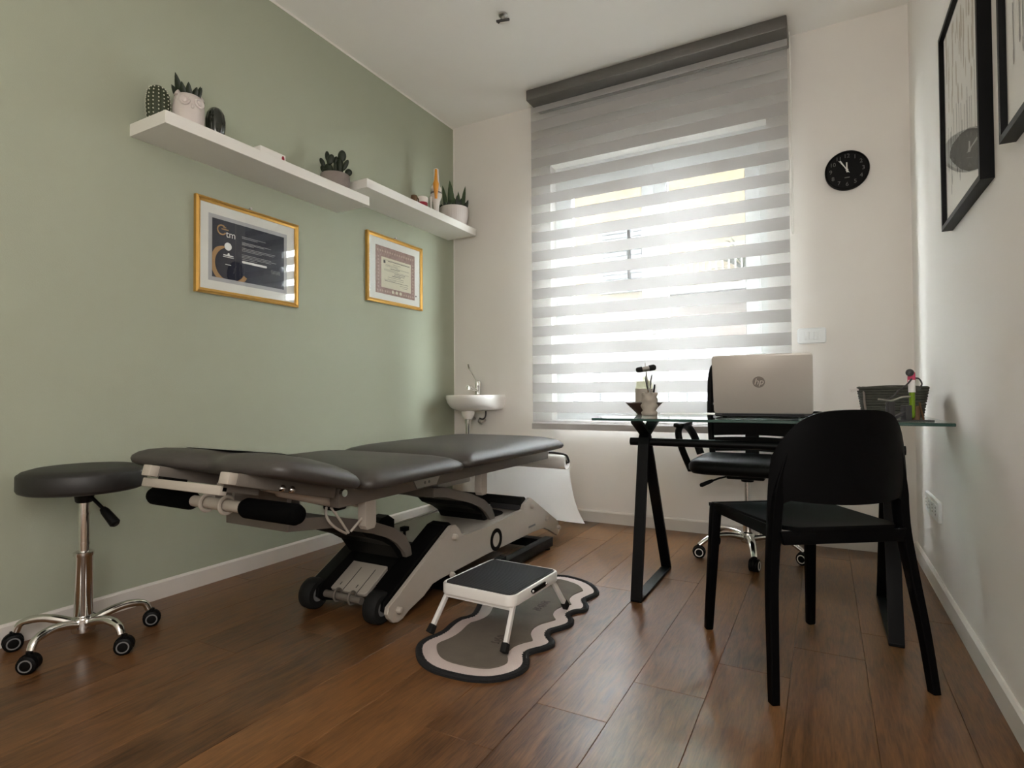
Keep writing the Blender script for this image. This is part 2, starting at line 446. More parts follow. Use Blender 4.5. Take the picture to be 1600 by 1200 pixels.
def back_wall():
    b = MB(); xs = [XL-.1, WX0, WX1, XR+.1]; zs = [-.1, WZ0, WZ1, ZC+.02]; V = {}
    for yi, y in enumerate((YB, YB+.25)):
        for i, x in enumerate(xs):
            for j, z in enumerate(zs): V[i, j, yi] = b.bm.verts.new((x, y, z))
    for yi in (0, 1):
        for i in range(3):
            for j in range(3):
                if (i, j) == (1, 1): continue
                b.bm.faces.new([V[i, j, yi], V[i+1, j, yi], V[i+1, j+1, yi], V[i, j+1, yi]])
    ring = [(1, 1), (2, 1), (2, 2), (1, 2)]
    for a, c in zip(ring, ring[1:]+ring[:1]): b.bm.faces.new([V[a[0], a[1], 0], V[c[0], c[1], 0], V[c[0], c[1], 1], V[a[0], a[1], 1]])
    out = [(i, 0) for i in range(4)]+[(3, 1), (3, 2), (3, 3)]+[(2, 3), (1, 3), (0, 3), (0, 2), (0, 1)]
    for a, c in zip(out, out[1:]+out[:1]): b.bm.faces.new([V[a[0], a[1], 0], V[c[0], c[1], 0], V[c[0], c[1], 1], V[a[0], a[1], 1]])
    return struct(b.build('wall_back', WHITE, smooth=False))
back_wall()
BH = .075
def base(name, poly_axis, a0, a1, at, sgn):
    p = [(at, 0), (at+sgn*.013, 0), (at+sgn*.013, BH-.008), (at+sgn*.006, BH), (at, BH)]
    b = MB().prism(p, poly_axis, a0, a1)
    return struct(b.build(name, TRIMW, smooth=False))
base('baseboard_left', 'y', YF, YB, XL, 1); base('baseboard_right', 'y', YF, YB-.013, XR, -1)
base('baseboard_back', 'x', XL+.013, XR-.0, YB, -1)
# white cutting-in line left along the top and the corner of the green wall
struct(MB().prism([(XL, ZC-.012), (XL+.003, ZC-.012), (XL+.003, ZC), (XL, ZC)], 'y', YF, YB).build('trim_1', SHELF, smooth=False))
struct(MB().prism([(XL, YB-.008), (XL+.003, YB-.008), (XL+.003, YB), (XL, YB)], 'z', BH, ZC-.012).build('trim_2', SHELF, smooth=False))

# ------------------------------------------------------------------ window_1
def window():
    y0, y1 = YB+.085, YB+.155
    f = MB(); fx = .055
    # outer frame as one closed ring
    def ring(b, X0, X1, Z0, Z1, w, ya, yb, wb=None, wt=None):
        wb = wb or w; wt = wt or w
        o_ = [(X0, Z0), (X1, Z0), (X1, Z1), (X0, Z1)]; i_ = [(X0+w, Z0+wb), (X1-w, Z0+wb), (X1-w, Z1-wt), (X0+w, Z1-wt)]
        v = [(p[0], ya, p[1]) for p in o_+i_]+[(p[0], yb, p[1]) for p in o_+i_]; fc = []
        for k in range(4):
            n = (k+1) % 4
            fc += [(k, n, 4+n, 4+k), (8+k, 12+k, 12+n, 8+n), (k, 8+k, 8+n, n), (4+k, 4+n, 12+n, 12+k)]
        b.poly(v, fc)
    ring(f, WX0, WX1, WZ0, WZ1-.0, fx, y0, y1, wt=.10)
    root = struct(f.build('window_1', PVC, smooth=False))
    xm = -.945
    for a, c in ((WX0+fx-.01, xm-.001), (xm+.001, WX1-fx+.01)):
        b = MB(); ring(b, a, c, WZ0+fx-.01, WZ1-.09, .078, y0-.018, y0+.05)
        s = b.build('sash', PVC, root, smooth=False)
        MB().box(a+.07, c-.07, y0+.01, y0+.018, WZ0+.11, WZ1-.16).build('glass_pane', PANE, s, smooth=False)
        b = MB()   # dark glazing gasket line
        ring(b, a+.0775, c-.0775, WZ0+fx-.01+.0775, WZ1-.09-.0775, .005, y0-.012, y0+.008)
        b.build('gasket', GREYP, s, smooth=False)
    h = MB(); h.box(xm-.014, xm+.016, y0-.03, y0-.018, 1.19, 1.26, bev=.004); h.box(xm-.004, xm+.012, y0-.05, y0-.03, 1.215, 1.232); h.box(xm-.004, xm+.10, y0-.056, y0-.044, 1.214, 1.234, bev=.004)
    h.build('window_handle', STEEL, root)
    MB().box(WX0-.0, WX1+.0, YB-.012, y0, WZ0-.028, WZ0, bev=.004).build('window_sill', SHELF, root)
window()

# ------------------------------------------------------------------ outside: paving, white wall with posts, facade
def outside():
    g = MB().box(-14, 8, YB+.25, 24, -.4, -.2).build('paving_outside', ASPH, smooth=False); struct(g)
    t = thing('garden_wall', 'sunlit white garden wall with grey posts outside the window', 'wall', (-1.8, 6.2, -.2))
    MB().box(-5.5, 2.5, 6.2, 6.35, -.2, 1.30).build('wall_panel', FWALL, t, smooth=False)
    for px in (-3.10, -2.26, -1.30, -.46): MB().box(px-.035, px+.035, 6.12, 6.2, -.2, 1.34, bev=.004).build('post', POSTG, t, smooth=False)
    Y = 13.5
    b = thing('apartment_building', 'ochre and peach apartment building across the street outside the window', 'building', (-3.5, Y, -.2))
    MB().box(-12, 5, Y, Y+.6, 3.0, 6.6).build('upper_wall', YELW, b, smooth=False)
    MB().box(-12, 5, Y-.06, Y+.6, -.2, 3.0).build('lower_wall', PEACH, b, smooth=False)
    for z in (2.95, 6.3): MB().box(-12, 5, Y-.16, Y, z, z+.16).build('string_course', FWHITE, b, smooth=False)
    for x, z, wd, hh in ((-4.45, 3.4, .62, 1.55), (-3.72, 3.4, .62, 1.55), (-9.0, 3.4, .7, 1.5), (2.0, 3.4, .7, 1.5)):
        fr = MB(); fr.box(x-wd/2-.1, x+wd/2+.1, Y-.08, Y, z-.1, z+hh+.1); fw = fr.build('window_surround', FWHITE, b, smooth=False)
        for k in range(14):
            zz = z+hh*k/14
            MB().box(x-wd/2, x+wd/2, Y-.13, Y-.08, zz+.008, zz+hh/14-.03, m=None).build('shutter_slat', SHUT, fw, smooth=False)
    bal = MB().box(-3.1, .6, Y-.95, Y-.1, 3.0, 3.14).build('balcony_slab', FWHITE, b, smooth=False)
    MB().box(-3.1, .6, Y-.95, Y-.91, 3.92, 3.97).build('balcony_rail', BALC, b, smooth=False)
    src = None
    for k in range(30):
        x = -3.08+k*.125
        if src is None: src = MB().box(-.016, .016, -.016, .016, 0, .8).build('baluster', BALC, b, smooth=False, local=True); o = src
        else: o = part_copy(src, b)
        o.location = (x+3.5, -.93, 3.34)
    for (px, ph, n) in ((-1.35, 1.5, 26), (-.35, 1.1, 20)):
        p = thing('balcony_plant', 'leafy palm on the balcony across the street' if ph > 1.3 else 'low bushy plant on the balcony across the street', 'plant', (px, Y-.5, 3.14))
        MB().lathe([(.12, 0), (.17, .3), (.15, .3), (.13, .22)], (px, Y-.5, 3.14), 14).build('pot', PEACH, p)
        lf = MB()
        for q in range(n):
            a = random.uniform(0, 2*pi); e = random.uniform(.3, 1.0); L = ph*random.uniform(.6, 1)
            base_ = Vector((px, Y-.5, 3.38)); d = Vector((math.cos(a)*math.cos(e), math.sin(a)*math.cos(e)*.4, math.sin(e)))
            pts = bez(base_, base_+d*L*.5, base_+d*L*.8, base_+d*L*.95+Vector((math.cos(a)*.18, 0, -.16*L)), 6)
            lf.tube(pts, [.03, .05, .05, .045, .035, .02, .004], 4, flat=.15)
        lf.build('fronds', BUSH, p, kind='stuff')
outside()

# ------------------------------------------------------------------ zebra blind
def blind():
    x0, x1, y = -1.731, -.1533, 3.462
    t = thing('zebra_blind', 'white day and night roller blind with striped sheer bands over the window', 'blind', ((x0+x1)/2, y, .61))
    hb = MB(); hb.box(-1.714, -.149, 3.355, YB, 2.790, ZC, bev=.006); hb.build('headrail', ALU, t)
    per, op = .1270, .0705
    # opaque band tops measured from the bottom: lowest band starts just above the bottom rail
    top0 = .7895
    z_lo, z_hi = .654, 2.80
    n = 0
    k = -1
    while True:
        zt = top0+per*k; zb = zt-op
        # sheer band above this opaque band
        if zb < z_hi:
            a, c = max(zb, z_lo), min(zt, z_hi)
            if c-a > .004: MB().box(x0, x1, y-.0006, y+.0006, a, c).build('opaque_band', OPAQ, t, smooth=False)
        a, c = max(zt, z_lo), min(zt+per-op, z_hi)
        if c-a > .004: MB().box(x0, x1, y-.0004, y+.0004, a, c).build('sheer_band', SHEER, t, smooth=False)
        k += 1
        if top0+per*k-op > z_hi: break
    br = MB(); br.prism([(y-.016, .608), (y+.016, .608), (y+.016, .645), (y+.006, .655), (y-.006, .655), (y-.016, .645)], 'x', x0, x1)
    br.build('bottom_rail', M('rail_light', (.46, .44, .43), .45), t, smooth=False)
    cd = MB(); xc = x1+.012
    cd.tube(spline([(xc, y-.02, 2.80), (xc+.002, y-.022, 2.3), (xc-.003, y-.02, 1.76), (xc+.004, y-.028, 1.735), (xc+.008, y-.036, 1.76), (xc+.006, y-.04, 2.3), (xc+.002, y-.045, 2.80)], 8), .0022, 6)
    cd.build('bead_cord', SHELF, t)
    cw = MB(); cw.cyl((xc+.004, y-.03, 1.735), (xc+.004, y-.03, 1.70), .006, .004, 10); cw.build('cord_weight', SHELF, t)
blind()

# ------------------------------------------------------------------ shelves
tag(settle(MB().box(XL, -2.2, 1.272, 2.392, 1.890, 1.940, bev=.0012, seg=1).build('floating_shelf', SHELF, smooth=False)), 'longer lower white floating shelf on the green wall, nearer the camera', 'shelf', 'white floating shelves on the green wall')
tag(settle(MB().box(XL, -2.2, 2.372, 3.498, 1.990, 2.040, bev=.0012, seg=1).build('floating_shelf', SHELF, smooth=False)), 'higher white floating shelf on the green wall, next to the back corner', 'shelf', 'white floating shelves on the green wall')

# ------------------------------------------------------------------ shelf objects
def leafblade(b, base_, tip, w_, bend=(0, 0, 0), n=6, prof=None, thick=.25, axis=(.8776, .4793, 0)):
    """pointed blade; width lies along 'axis', thin across it"""
    base_, tip = Vector(base_), Vector(tip); mid = (base_+tip)/2+Vector(bend)
    pts = bez(base_, base_*.5+mid*.5, mid*.5+tip*.5+Vector(bend)*.3, tip, n)
    pr = prof or [.55, .85, 1, .95, .75, .45, .06]; ax = Vector(axis); up_ = (tip-base_).normalized()
    ax = (ax-up_*ax.dot(up_)).normalized(); th = up_.cross(ax).normalized(); R_ = []
    for p, q in zip(pts, pr): R_.append([b.bm.verts.new(p+ax*w_*q*math.cos(t)+th*w_*q*thick*math.sin(t)) for t in [2*pi*k/8 for k in range(8)]])
    for A, B in zip(R_, R_[1:]):
        for k in range(8): b.bm.faces.new((A[k], A[(k+1) % 8], B[(k+1) % 8], B[k]))
    b.bm.faces.new(R_[0][::-1]); b.bm.faces.new(R_[-1])
def shelf_items():
    z = 1.94
    # ribbed barrel cactus with cream spine dots
    c = (-2.371, 1.341, z); t = thing('barrel_cactus', 'upright ribbed barrel cactus with cream dotted spines at shelf end', 'cactus', c)
    prof = [(.028, 0), (.036, .02), (.041, .06), (.042, .10), (.038, .135), (.028, .155), (.012, .167), (.002, .169)]
    MB().lathe(prof, c, 64, mod=lambda a, i: 1+.05*math.cos(14*a)).build('cactus_body', CACT, t, angle=1.2)
    sp = MB()
    for r_ in range(14):
        a = 2*pi*r_/14
        for q in range(10):
            h = .010+q*.0158
            for (r0, h0), (r1, h1) in zip(prof, prof[1:]):
                if h0 <= h <= h1: rr = r0+(r1-r0)*(h-h0)/(h1-h0)
            sp.ball((c[0]+rr*1.06*math.cos(a), c[1]+rr*1.06*math.sin(a), z+h), 0.0031, 6, 4)
    sp.build('spine_dots', SPINE, t, kind='stuff')
    # owl planter with agave
    c = (-2.31, 1.432, z); t = thing('owl_planter', 'white ceramic owl planter holding a dark spiky agave', 'planter', c)
    MB().lathe([(.044, 0), (.052, .012), (.059, .05), (.060, .09), (.056, .125), (.050, .142), (.046, .145), (.044, .138), (.042, .12), (.0, .118)][:-1]+[(.001, .118)], c, 36).build('pot', CERAM, t)
    dirc = Vector((2.31, -1.432, 0)).normalized(); side = Vector((0, 0, 1)).cross(dirc)
    face = dirc*math.cos(.22)+side*math.sin(.22); fs = Vector((0, 0, 1)).cross(face)
    for s_ in (-1, 1):
        e = Vector(c)+face*.051+fs*.026*s_+Vector((0, 0, .108))
        nrm = (face+fs*.45*s_).normalized(); mm = nrm.to_track_quat('Z', 'Y').to_matrix()
        b = MB(); b.lathe([(.0205, 0), (.0215, .006), (.018, .009), (.014, .006), (.011, .004), (.009, .009), (.004, .011), (.0005, .0115)], e, 20, m=mm); b.build('owl_eye', CERAM, t)
        er = MB(); er.lathe([(.016, 0), (.010, .014), (.001, .026)], Vector(c)+fs*.042*s_+Vector((0, 0, .136))+face*.012, 10); er.build('ear_tuft', CERAM, t)
    b = MB(); b.ball(Vector(c)+face*.060+Vector((0, 0, .088)), (.006, .006, .011), 10, 8); b.build('beak', CERAM, t)
    for s_ in (-1, 1):
        b = MB(); b.ball(Vector(c)+face*.050+fs*.02*s_+Vector((0, 0, .008)), (.014, .014, .009), 12, 8); b.build('foot', CERAM, t)
    lv = Vector(c)+Vector((0, 0, .12))
    for q in range(13):
        a = q*2.4; e = .25+.9*(q % 4)/3; L = .055+.035*((q*7) % 5)/4
        if q % 4 == 0: L *= .85
        d = Vector((math.cos(a)*math.sin(.25+.55*(1-e/1.2)), math.sin(a)*math.sin(.25+.55*(1-e/1.2)), 1)).normalized()
        b = MB(); leafblade(b, lv+Vector((math.cos(a), math.sin(a), 0))*.018, lv+Vector((math.cos(a), math.sin(a), 0))*.02+d*(L+.02), .0155, (math.cos(a)*.006, math.sin(a)*.006, 0)); b.build('leaf', LEAFD, t)
    # glossy dark ribbed cactus ornament
    c = (-2.30, 1.545, z); t = thing('glossy_cactus_ornament', 'glossy blackish green ovoid cactus ornament beside the owl planter', 'ornament', c)
    MB().lathe([(.018, 0), (.030, .02), (.038, .06), (.039, .09), (.034, .12), (.022, .142), (.008, .151), (.001, .152)], c, 80, mod=lambda a, i: 1+.05*abs(math.cos(5*a))).build('body', GLOSSC, t, angle=1.2)
    # small white box with dark oval
    t = thing('white_carton', 'small long white carton lying flat with dark oval at its end', 'box', (-2.275, 1.797, z))
    MB().box(-2.305, -2.245, 1.727, 1.868, z, z+.048, bev=.004).build('carton', SHELF, t)
    MB().lathe([(.013, 0), (.013, .0012)], (-2.2455, 1.852, z+.027), 20, axis='x', m=Matrix.Diagonal((1, .6, 1))).build('oval_mark', REDP, t)
    # opuntia in low clay bowl
    c = Vector((-2.31, 2.245, z)); t = thing('potted_opuntia', 'dark prickly pear cactus in a low grey clay bowl', 'cactus', c)
    MB().lathe([(.040, 0), (.058, .006), (.074, .03), (.079, .06), (.076, .09), (.070, .092), (.070, .080), (.001, .078)], c, 40).build('bowl', CLAY, t)
    s3 = Vector((.8776, .4793, 0))          # across the shelf view
    pads = [((-.033, 0, .115), (.026, .012, .045), .15), ((-.062, .0, .125), (.015, .009, .026), .5), ((-.070, .005, .165), (.013, .009, .028), .45), ((-.045, .01, .20), (.013, .009, .030), .1),
            ((-.022, -.01, .175), (.020, .010, .03), -.35), ((.0, .012, .178), (.014, .010, .024), -.2), ((.026, 0, .13), (.020, .012, .055), -.05), ((.036, .006, .20), (.023, .011, .032), .0),
            ((.058, -.006, .145), (.013, .009, .033), -.45), ((.072, .002, .108), (.020, .010, .020), -.6), ((.05, .008, .095), (.012, .01, .02), -.8), ((.008, -.015, .12), (.012, .009, .04), .1), ((-.045, -.02, .10), (.02, .01, .026), .3)]
    for (a, d, h), r_, rot in pads:
        p = c+s3*a+Vector((-.4793, .8776, 0))*d+Vector((0, 0, h))
        mm = Matrix.Rotation(math.radians(28.6), 3, 'Z') @ Matrix.Rotation(-rot, 3, 'Y')
        MB().ball(p, r_, 14, 10, m=mm).build('cactus_pad', LEAFD, t)
    # second shelf
    z = 2.04
    c = Vector((-2.30, 3.0, z)); t = thing('small_jar', 'small jar with dark red label and white lid on the shelf', 'jar', c)
    MB().lathe([(.030, 0), (.034, .004), (.034, .060), (.030, .064)], c, 28).build('jar_body', REDP, t)
    MB().lathe([(.035, .062), (.036, .066), (.036, .094), (.033, .098)], c, 28).build('lid', BONE, t)
    t = thing('wooden_trinket', 'small brown wooden trinket left of the red jar on shelf', 'ornament', (-2.31, 2.925, z))
    b = MB(); b.lathe([(.018, 0), (.022, .01), (.016, .045), (.022, .07), (.020, .088), (.004, .094)], (-2.31, 2.925, z), 18); b.build('trinket_body', BROWN, t)
    b = MB(); b.tube(bez((-2.31, 2.925, z+.075), (-2.30, 2.955, z+.10), (-2.295, 2.965, z+.06), (-2.295, 2.95, z+.03)), .004, 8); b.build('loop_handle', BROWN, t)
    # knee joint model
    c = Vector((-2.28, 3.125, z)); t = thing('knee_joint_model', 'anatomical knee joint model with white bones and orange tendon', 'model', c)
    MB().lathe([(.036, 0), (.038, .004), (.036, .010), (.020, .012)], c, 28).build('stand', BONE, t)
    MB().lathe([(.017, .008), (.016, .04), (.022, .10), (.036, .135), (.038, .150), (.030, .158)], c, 24, mod=lambda a, i: 1+.1*math.cos(2*a)).build('tibia', BONE, t)
    b = MB(); b.tube([c+Vector((-.02, -.028, .012)), c+Vector((-.022, -.03, .08)), c+Vector((-.018, -.034, .13))], [.006, .007, .011], 10); b.build('fibula', BONE, t)
    b = MB(); b.lathe([(.037, .157), (.038, .163), (.034, .166)], c, 24); b.build('meniscus', GREYP, t)
    b = MB()
    for s_ in (-1, 1): b.ball(c+Vector((.0, .017*s_, .188)), (.028, .022, .026), 16, 10)
    b.lathe([(.030, .185), (.024, .215), (.018, .25), (.017, .31), (.0165, .322), (.010, .326)], c, 20); b.build('femur', BONE, t)
    b = MB(); q = Vector((.55, -.83, 0)).normalized()
    b.tube([c+q*.020+Vector((0, 0, .315)), c+q*.022+Vector((0, 0, .27)), c+q*.030+Vector((0, 0, .235)), c+q*.040+Vector((0, 0, .21)), c+q*.040+Vector((0, 0, .175)), c+q*.034+Vector((0, 0, .14)), c+q*.026+Vector((0, 0, .115))], [.008, .010, .013, .021, .016, .011, .009], 12); b.build('tendon', TENDON, t)
    # snake plant in ribbed white pot
    c = Vector((-2.315, 3.388, z)); t = thing('snake_plant', 'snake plant with tall dark leaves in ribbed white pot', 'plant', c)
    MB().lathe([(.080, 0), (.086, .004), (.098, .06), (.104, .128), (.102, .134), (.098, .132), (.096, .115), (.001, .112)], c, 120, mod=lambda a, i: 1+(.008*math.cos(40*a) if 0 < i < 4 else 0)).build('ribbed_pot', CERAM, t, angle=1.2)
    tall = [(-.055, .0, -.085, .02, .29, .016), (-.018, .01, -.03, -.01, .315, .024), (-.035, -.03, -.015, .01, .21, .02), (.035, .0, .03, .0, .24, .013), (.055, .02, .08, .02, .285, .015), (.01, .03, .02, .03, .18, .016), (.02, -.03, .0, -.03, .19, .015)]
    for a, d, a2, d2, h, w_ in tall:
        b = MB(); f2 = Vector((-.4793, .8776, 0))
        leafblade(b, c+s3*a+f2*d+Vector((0, 0, .11)), c+s3*a2+f2*d2+Vector((0, 0, h+.02)), w_, s3*(a-a2)*.18, 7, [.5, .8, 1, 1, .9, .7, .4, .05]); b.build('leaf', LEAFS, t)
    for q in range(22):
        a = q*2.39996; r_ = .03+.058*((q*5) % 7)/6
        p = c+Vector((math.cos(a)*r_, math.sin(a)*r_, .11))
        b = MB(); leafblade(b, p, p+Vector((math.cos(a)*.025, math.sin(a)*.025, .050+.035*((q*3) % 5)/4)), .013); b.build('leaf', LEAFD, t)
shelf_items()

# ------------------------------------------------------------------ certificates on the green wall
def certificate(name, y0, y1, z0, z1, dy0, dy1, dz0, dz1, label, kind):
    t = thing(name, label, 'frame', (XL, (y0+y1)/2, z0), 0, 'gold framed certificates')
    fw = .022; x = XL
    def ringx(b, Y0, Y1, Z0, Z1, w_, xa, xb, xin):
        o_ = [(Y0, Z0), (Y1, Z0), (Y1, Z1), (Y0, Z1)]; m_ = [(Y0+w_*.45, Z0+w_*.45), (Y1-w_*.45, Z0+w_*.45), (Y1-w_*.45, Z1-w_*.45), (Y0+w_*.45, Z1-w_*.45)]
        m2 = [(Y0+w_*.6, Z0+w_*.6), (Y1-w_*.6, Z0+w_*.6), (Y1-w_*.6, Z1-w_*.6), (Y0+w_*.6, Z1-w_*.6)]
        i_ = [(Y0+w_, Z0+w_), (Y1-w_, Z0+w_), (Y1-w_, Z1-w_), (Y0+w_, Z1-w_)]
        L = [[(xa, *p) for p in o_], [(xb-.004, *p) for p in o_], [(xb, *p) for p in m_], [(xb-.004, *p) for p in m2], [(xin, *p) for p in i_], [(xa, *p) for p in i_]]
        v = [p for r in L for p in r]; fc = []
        for r in range(len(L)):
            r2 = (r+1) % len(L)
            for k in range(4): n = (k+1) % 4; fc.append((r*4+k, r*4+n, r2*4+n, r2*4+k))
        b.poly(v, fc)
    b = MB(); ringx(b, y0, y1, z0, z1, fw, x, x+.022, x+.014); b.build('gold_moulding', GOLD, t, smooth=False)
    MB().box(x+.004, x+.008, y0+fw-.003, y1-fw+.003, z0+fw-.003, z1-fw+.003).build('passepartout', MAT_B, t, smooth=False)
    MB().box(x+.0125, x+.0135, y0+fw-.002, y1-fw+.002, z0+fw-.002, z1-fw+.002).build('glass_pane', PGLASS, t, smooth=False)
    nm = (y0+y1)/2
    b = MB(); b.tube([(x, nm, z1+.012), (x+.012, nm, z1+.012)], .0025, 8); b.lathe([(.006, 0), (.006, .003)], (x+.010, nm, z1+.012), 12, axis='x'); b.box(x, x+.004, nm-.006, nm+.006, z1-.006, z1+.008, bev=.001); b.build('brass_hook', STEEL, t)
    xp = x+.0082; W, H = dy1-dy0, dz1-dz0
    def R(u0, u1, v0, v1, lift=.0003):
        return dict(x0=xp, x1=xp+lift, y0=dy0+W*u0, y1=dy0+W*u1, z0=dz0+H*v0, z1=dz0+H*v1)
    def mat_txt(u, v): return Matrix.Translation((xp+.0012, dy0+W*u, dz0+H*v)) @ Matrix(((0, 0, 1, 0), (1, 0, 0, 0), (0, 1, 0, 0), (0, 0, 0, 1)))
    if kind == 1:
        b = MB(); b.box(xp-.0002, xp, dy0-.018, dy1+.018, dz0-.018, dz1+.018); b.build('mat_window', MAT_B and INKW, t, smooth=False)
        b = MB(); b.box(**R(0, 1, 0, 1)); b.build('diploma_sheet', NAVY, t, smooth=False)
        # big ochre arc cut by the sheet edge
        arc = MB(); cy_, cz_, ro, ri = dy0+W*.235, dz0+H*.26, W*.255, W*.20; v = []; fc = []; N = 44
        for k in range(N+1):
            a = math.radians(95)+math.radians(235)*k/N
            for r_ in (ri+.3*(ro-ri)*(1-k/N)*0, ro if k > 8 else ri+(ro-ri)*(k/8)):
                yy = min(max(cy_+r_*math.cos(a), dy0), dy1); zz = min(max(cz_+r_*math.sin(a), dz0), dz1); v.append((xp+.0006, yy, zz))
        for k in range(N): fc.append((2*k, 2*k+1, 2*k+3, 2*k+2))
        arc.poly(v, fc); arc.build('printed_arc', INKO, t, smooth=False)
        lg = MB(); v = []; fc = []
        for k in range(25):
            a = math.radians(40)+math.radians(290)*k/24
            for r_ in (.018, .0245): v.append((xp+.001, dy0+W*.12+r_*math.cos(a), dz0+H*.83+r_*math.sin(a)))
        for k in range(24): fc.append((2*k, 2*k+1, 2*k+3, 2*k+2))
        lg.poly(v, fc); lg.box(xp+.0006, xp+.001, dy0+W*.12-.002, dy0+W*.12+.034, dz0+H*.83+.002, dz0+H*.83+.0075)
        lg.box(xp+.0006, xp+.001, dy0+W*.12+.006, dy0+W*.12+.022, dz0+H*.83+.012, dz0+H*.83+.016); lg.build('logo_ring', INKO, t, smooth=False)
        tx = MB(); text_bm(tx, 'tm', .046, mat_txt(.235, .775)); tx.build('logo_letters', INKWW, t, smooth=False)
        em = MB()
        em.lathe([(.0185, 0), (.0185, .0004)], (xp+.0008, dy0+W*.20, dz0+H*.565), 24, axis='x')
        em.box(xp+.0006, xp+.001, dy0+W*.14, dy0+W*.27, dz0+H*.40, dz0+H*.418); em.box(xp+.0006, xp+.001, dy0+W*.135, dy0+W*.275, dz0+H*.375, dz0+H*.385)
        em.prism([(dy0+W*.19, dz0+H*.42), (dy0+W*.225, dz0+H*.42), (dy0+W*.215, dz0+H*.455), (dy0+W*.20, dz0+H*.45)], 'x', xp+.0006, xp+.001)
        em.box(xp+.0006, xp+.001, dy0+W*.165, dy0+W*.24, dz0+H*.245, dz0+H*.255)
        em.build('printed_emblems', INKWW, t, smooth=False, kind='stuff')
        ln = MB(); random.seed(3)
        for v_, u1 in ((.80, .72), (.775, .60), (.70, .80), (.68, .70), (.66, .55), (.60, .86), (.575, .84), (.55, .66), (.48, .80), (.455, .88), (.43, .80), (.40, .6)):
            ln.box(**R(.385, u1, v_, v_+.007, .0005))
        ln.build('printed_text', INKW, t, smooth=False, kind='stuff')
        b = MB(); b.prism(rrect(dy0+W*.385, dy0+W*.74, dz0+H*.335, dz0+H*.375, H*.0195, 4), 'x', xp, xp+.0006); b.build('name_strip', INKWW, t, smooth=False)
        sg = MB()
        for q in range(3): sg.tube([(xp+.0006, dy0+W*(.80+.02*k), dz0+H*(.31-.022*q+.014*math.sin(k*2.3+q))) for k in range(8)], .0009, 4)
        sg.build('signature', INKW, t, kind='stuff')
        b = MB(); b.box(**R(.30, .3015, .0, 1.0, .0004)); b.build('fold_line', INKG, t, smooth=False)
    else:
        b = MB(); b.box(**R(0, 1, 0, 1)); b.build('ornate_border', MAUVE, t, smooth=False)
        b = MB(); b.box(**R(.135, .895, .135, .78, .0006)); b.build('parchment_sheet', PARCH, t, smooth=False)
        orn = MB()
        for k in range(16):
            for v_ in (.06, .90):
                u = .05+.9*k/15; orn.lathe([(.0075, 0), (.0075, .0005)], (xp+.0002, dy0+W*u, dz0+H*v_), 8, axis='x')
        for k in range(10):
            for u in (.065, .95): orn.lathe([(.0065, 0), (.0065, .0005)], (xp+.0002, dy0+W*u, dz0+H*(.14+.07*k)), 8, axis='x')
        orn.build('border_flourishes', M('flourish_print', (.50, .37, .30), .85), t, smooth=False, kind='stuff')
        for u in (.42, .52, .62):
            o = MB(); o.lathe([(.011, 0), (.011, .0008)], (xp+.0002, dy0+W*u, dz0+H*.075), 14, axis='x'); o.build('printed_medallion', PARCH, t, smooth=False)
        ln = MB()
        for v_, u0, u1, h_ in ((.73, .17, .86, .004), (.71, .30, .86, .010), (.665, .42, .62, .005), (.63, .24, .55, .004), (.605, .24, .55, .004), (.585, .50, .84, .005), (.56, .36, .60, .010), (.53, .2, .55, .004), (.505, .2, .84, .004), (.475, .45, .74, .008), (.44, .45, .72, .008), (.41, .40, .62, .010), (.375, .30, .70, .005), (.335, .30, .70, .004), (.31, .2, .5, .004), (.285, .22, .82, .007), (.24, .6, .82, .005), (.20, .66, .80, .005)):
            ln.box(x0=xp+.0006, x1=xp+.001, y0=dy0+W*u0, y1=dy0+W*u1, z0=dz0+H*v_, z1=dz0+H*(v_+h_))
        ln.box(x0=xp+.0006, x1=xp+.001, y0=dy0+W*.19, y1=dy0+W*.235, z0=dz0+H*.655, z1=dz0+H*.72)
        ln.build('printed_text', INKD, t, smooth=False, kind='stuff')
        o = MB(); o.lathe([(.006, 0), (.006, .0006)], (xp, dy1+.014, dz0+H*.10), 12, axis='x'); o.build('stamp_mark', INKD, t, smooth=False)
certificate('framed_certificate', 1.540, 2.102, 1.305, 1.740, 1.622, 2.016, 1.386, 1.656, 'gold framed navy certificate under the longer shelf', 1)
certificate('framed_certificate', 2.620, 3.166, 1.420, 1.850, 2.702, 3.088, 1.482, 1.782, 'gold framed parchment diploma with mauve border near the corner', 2)

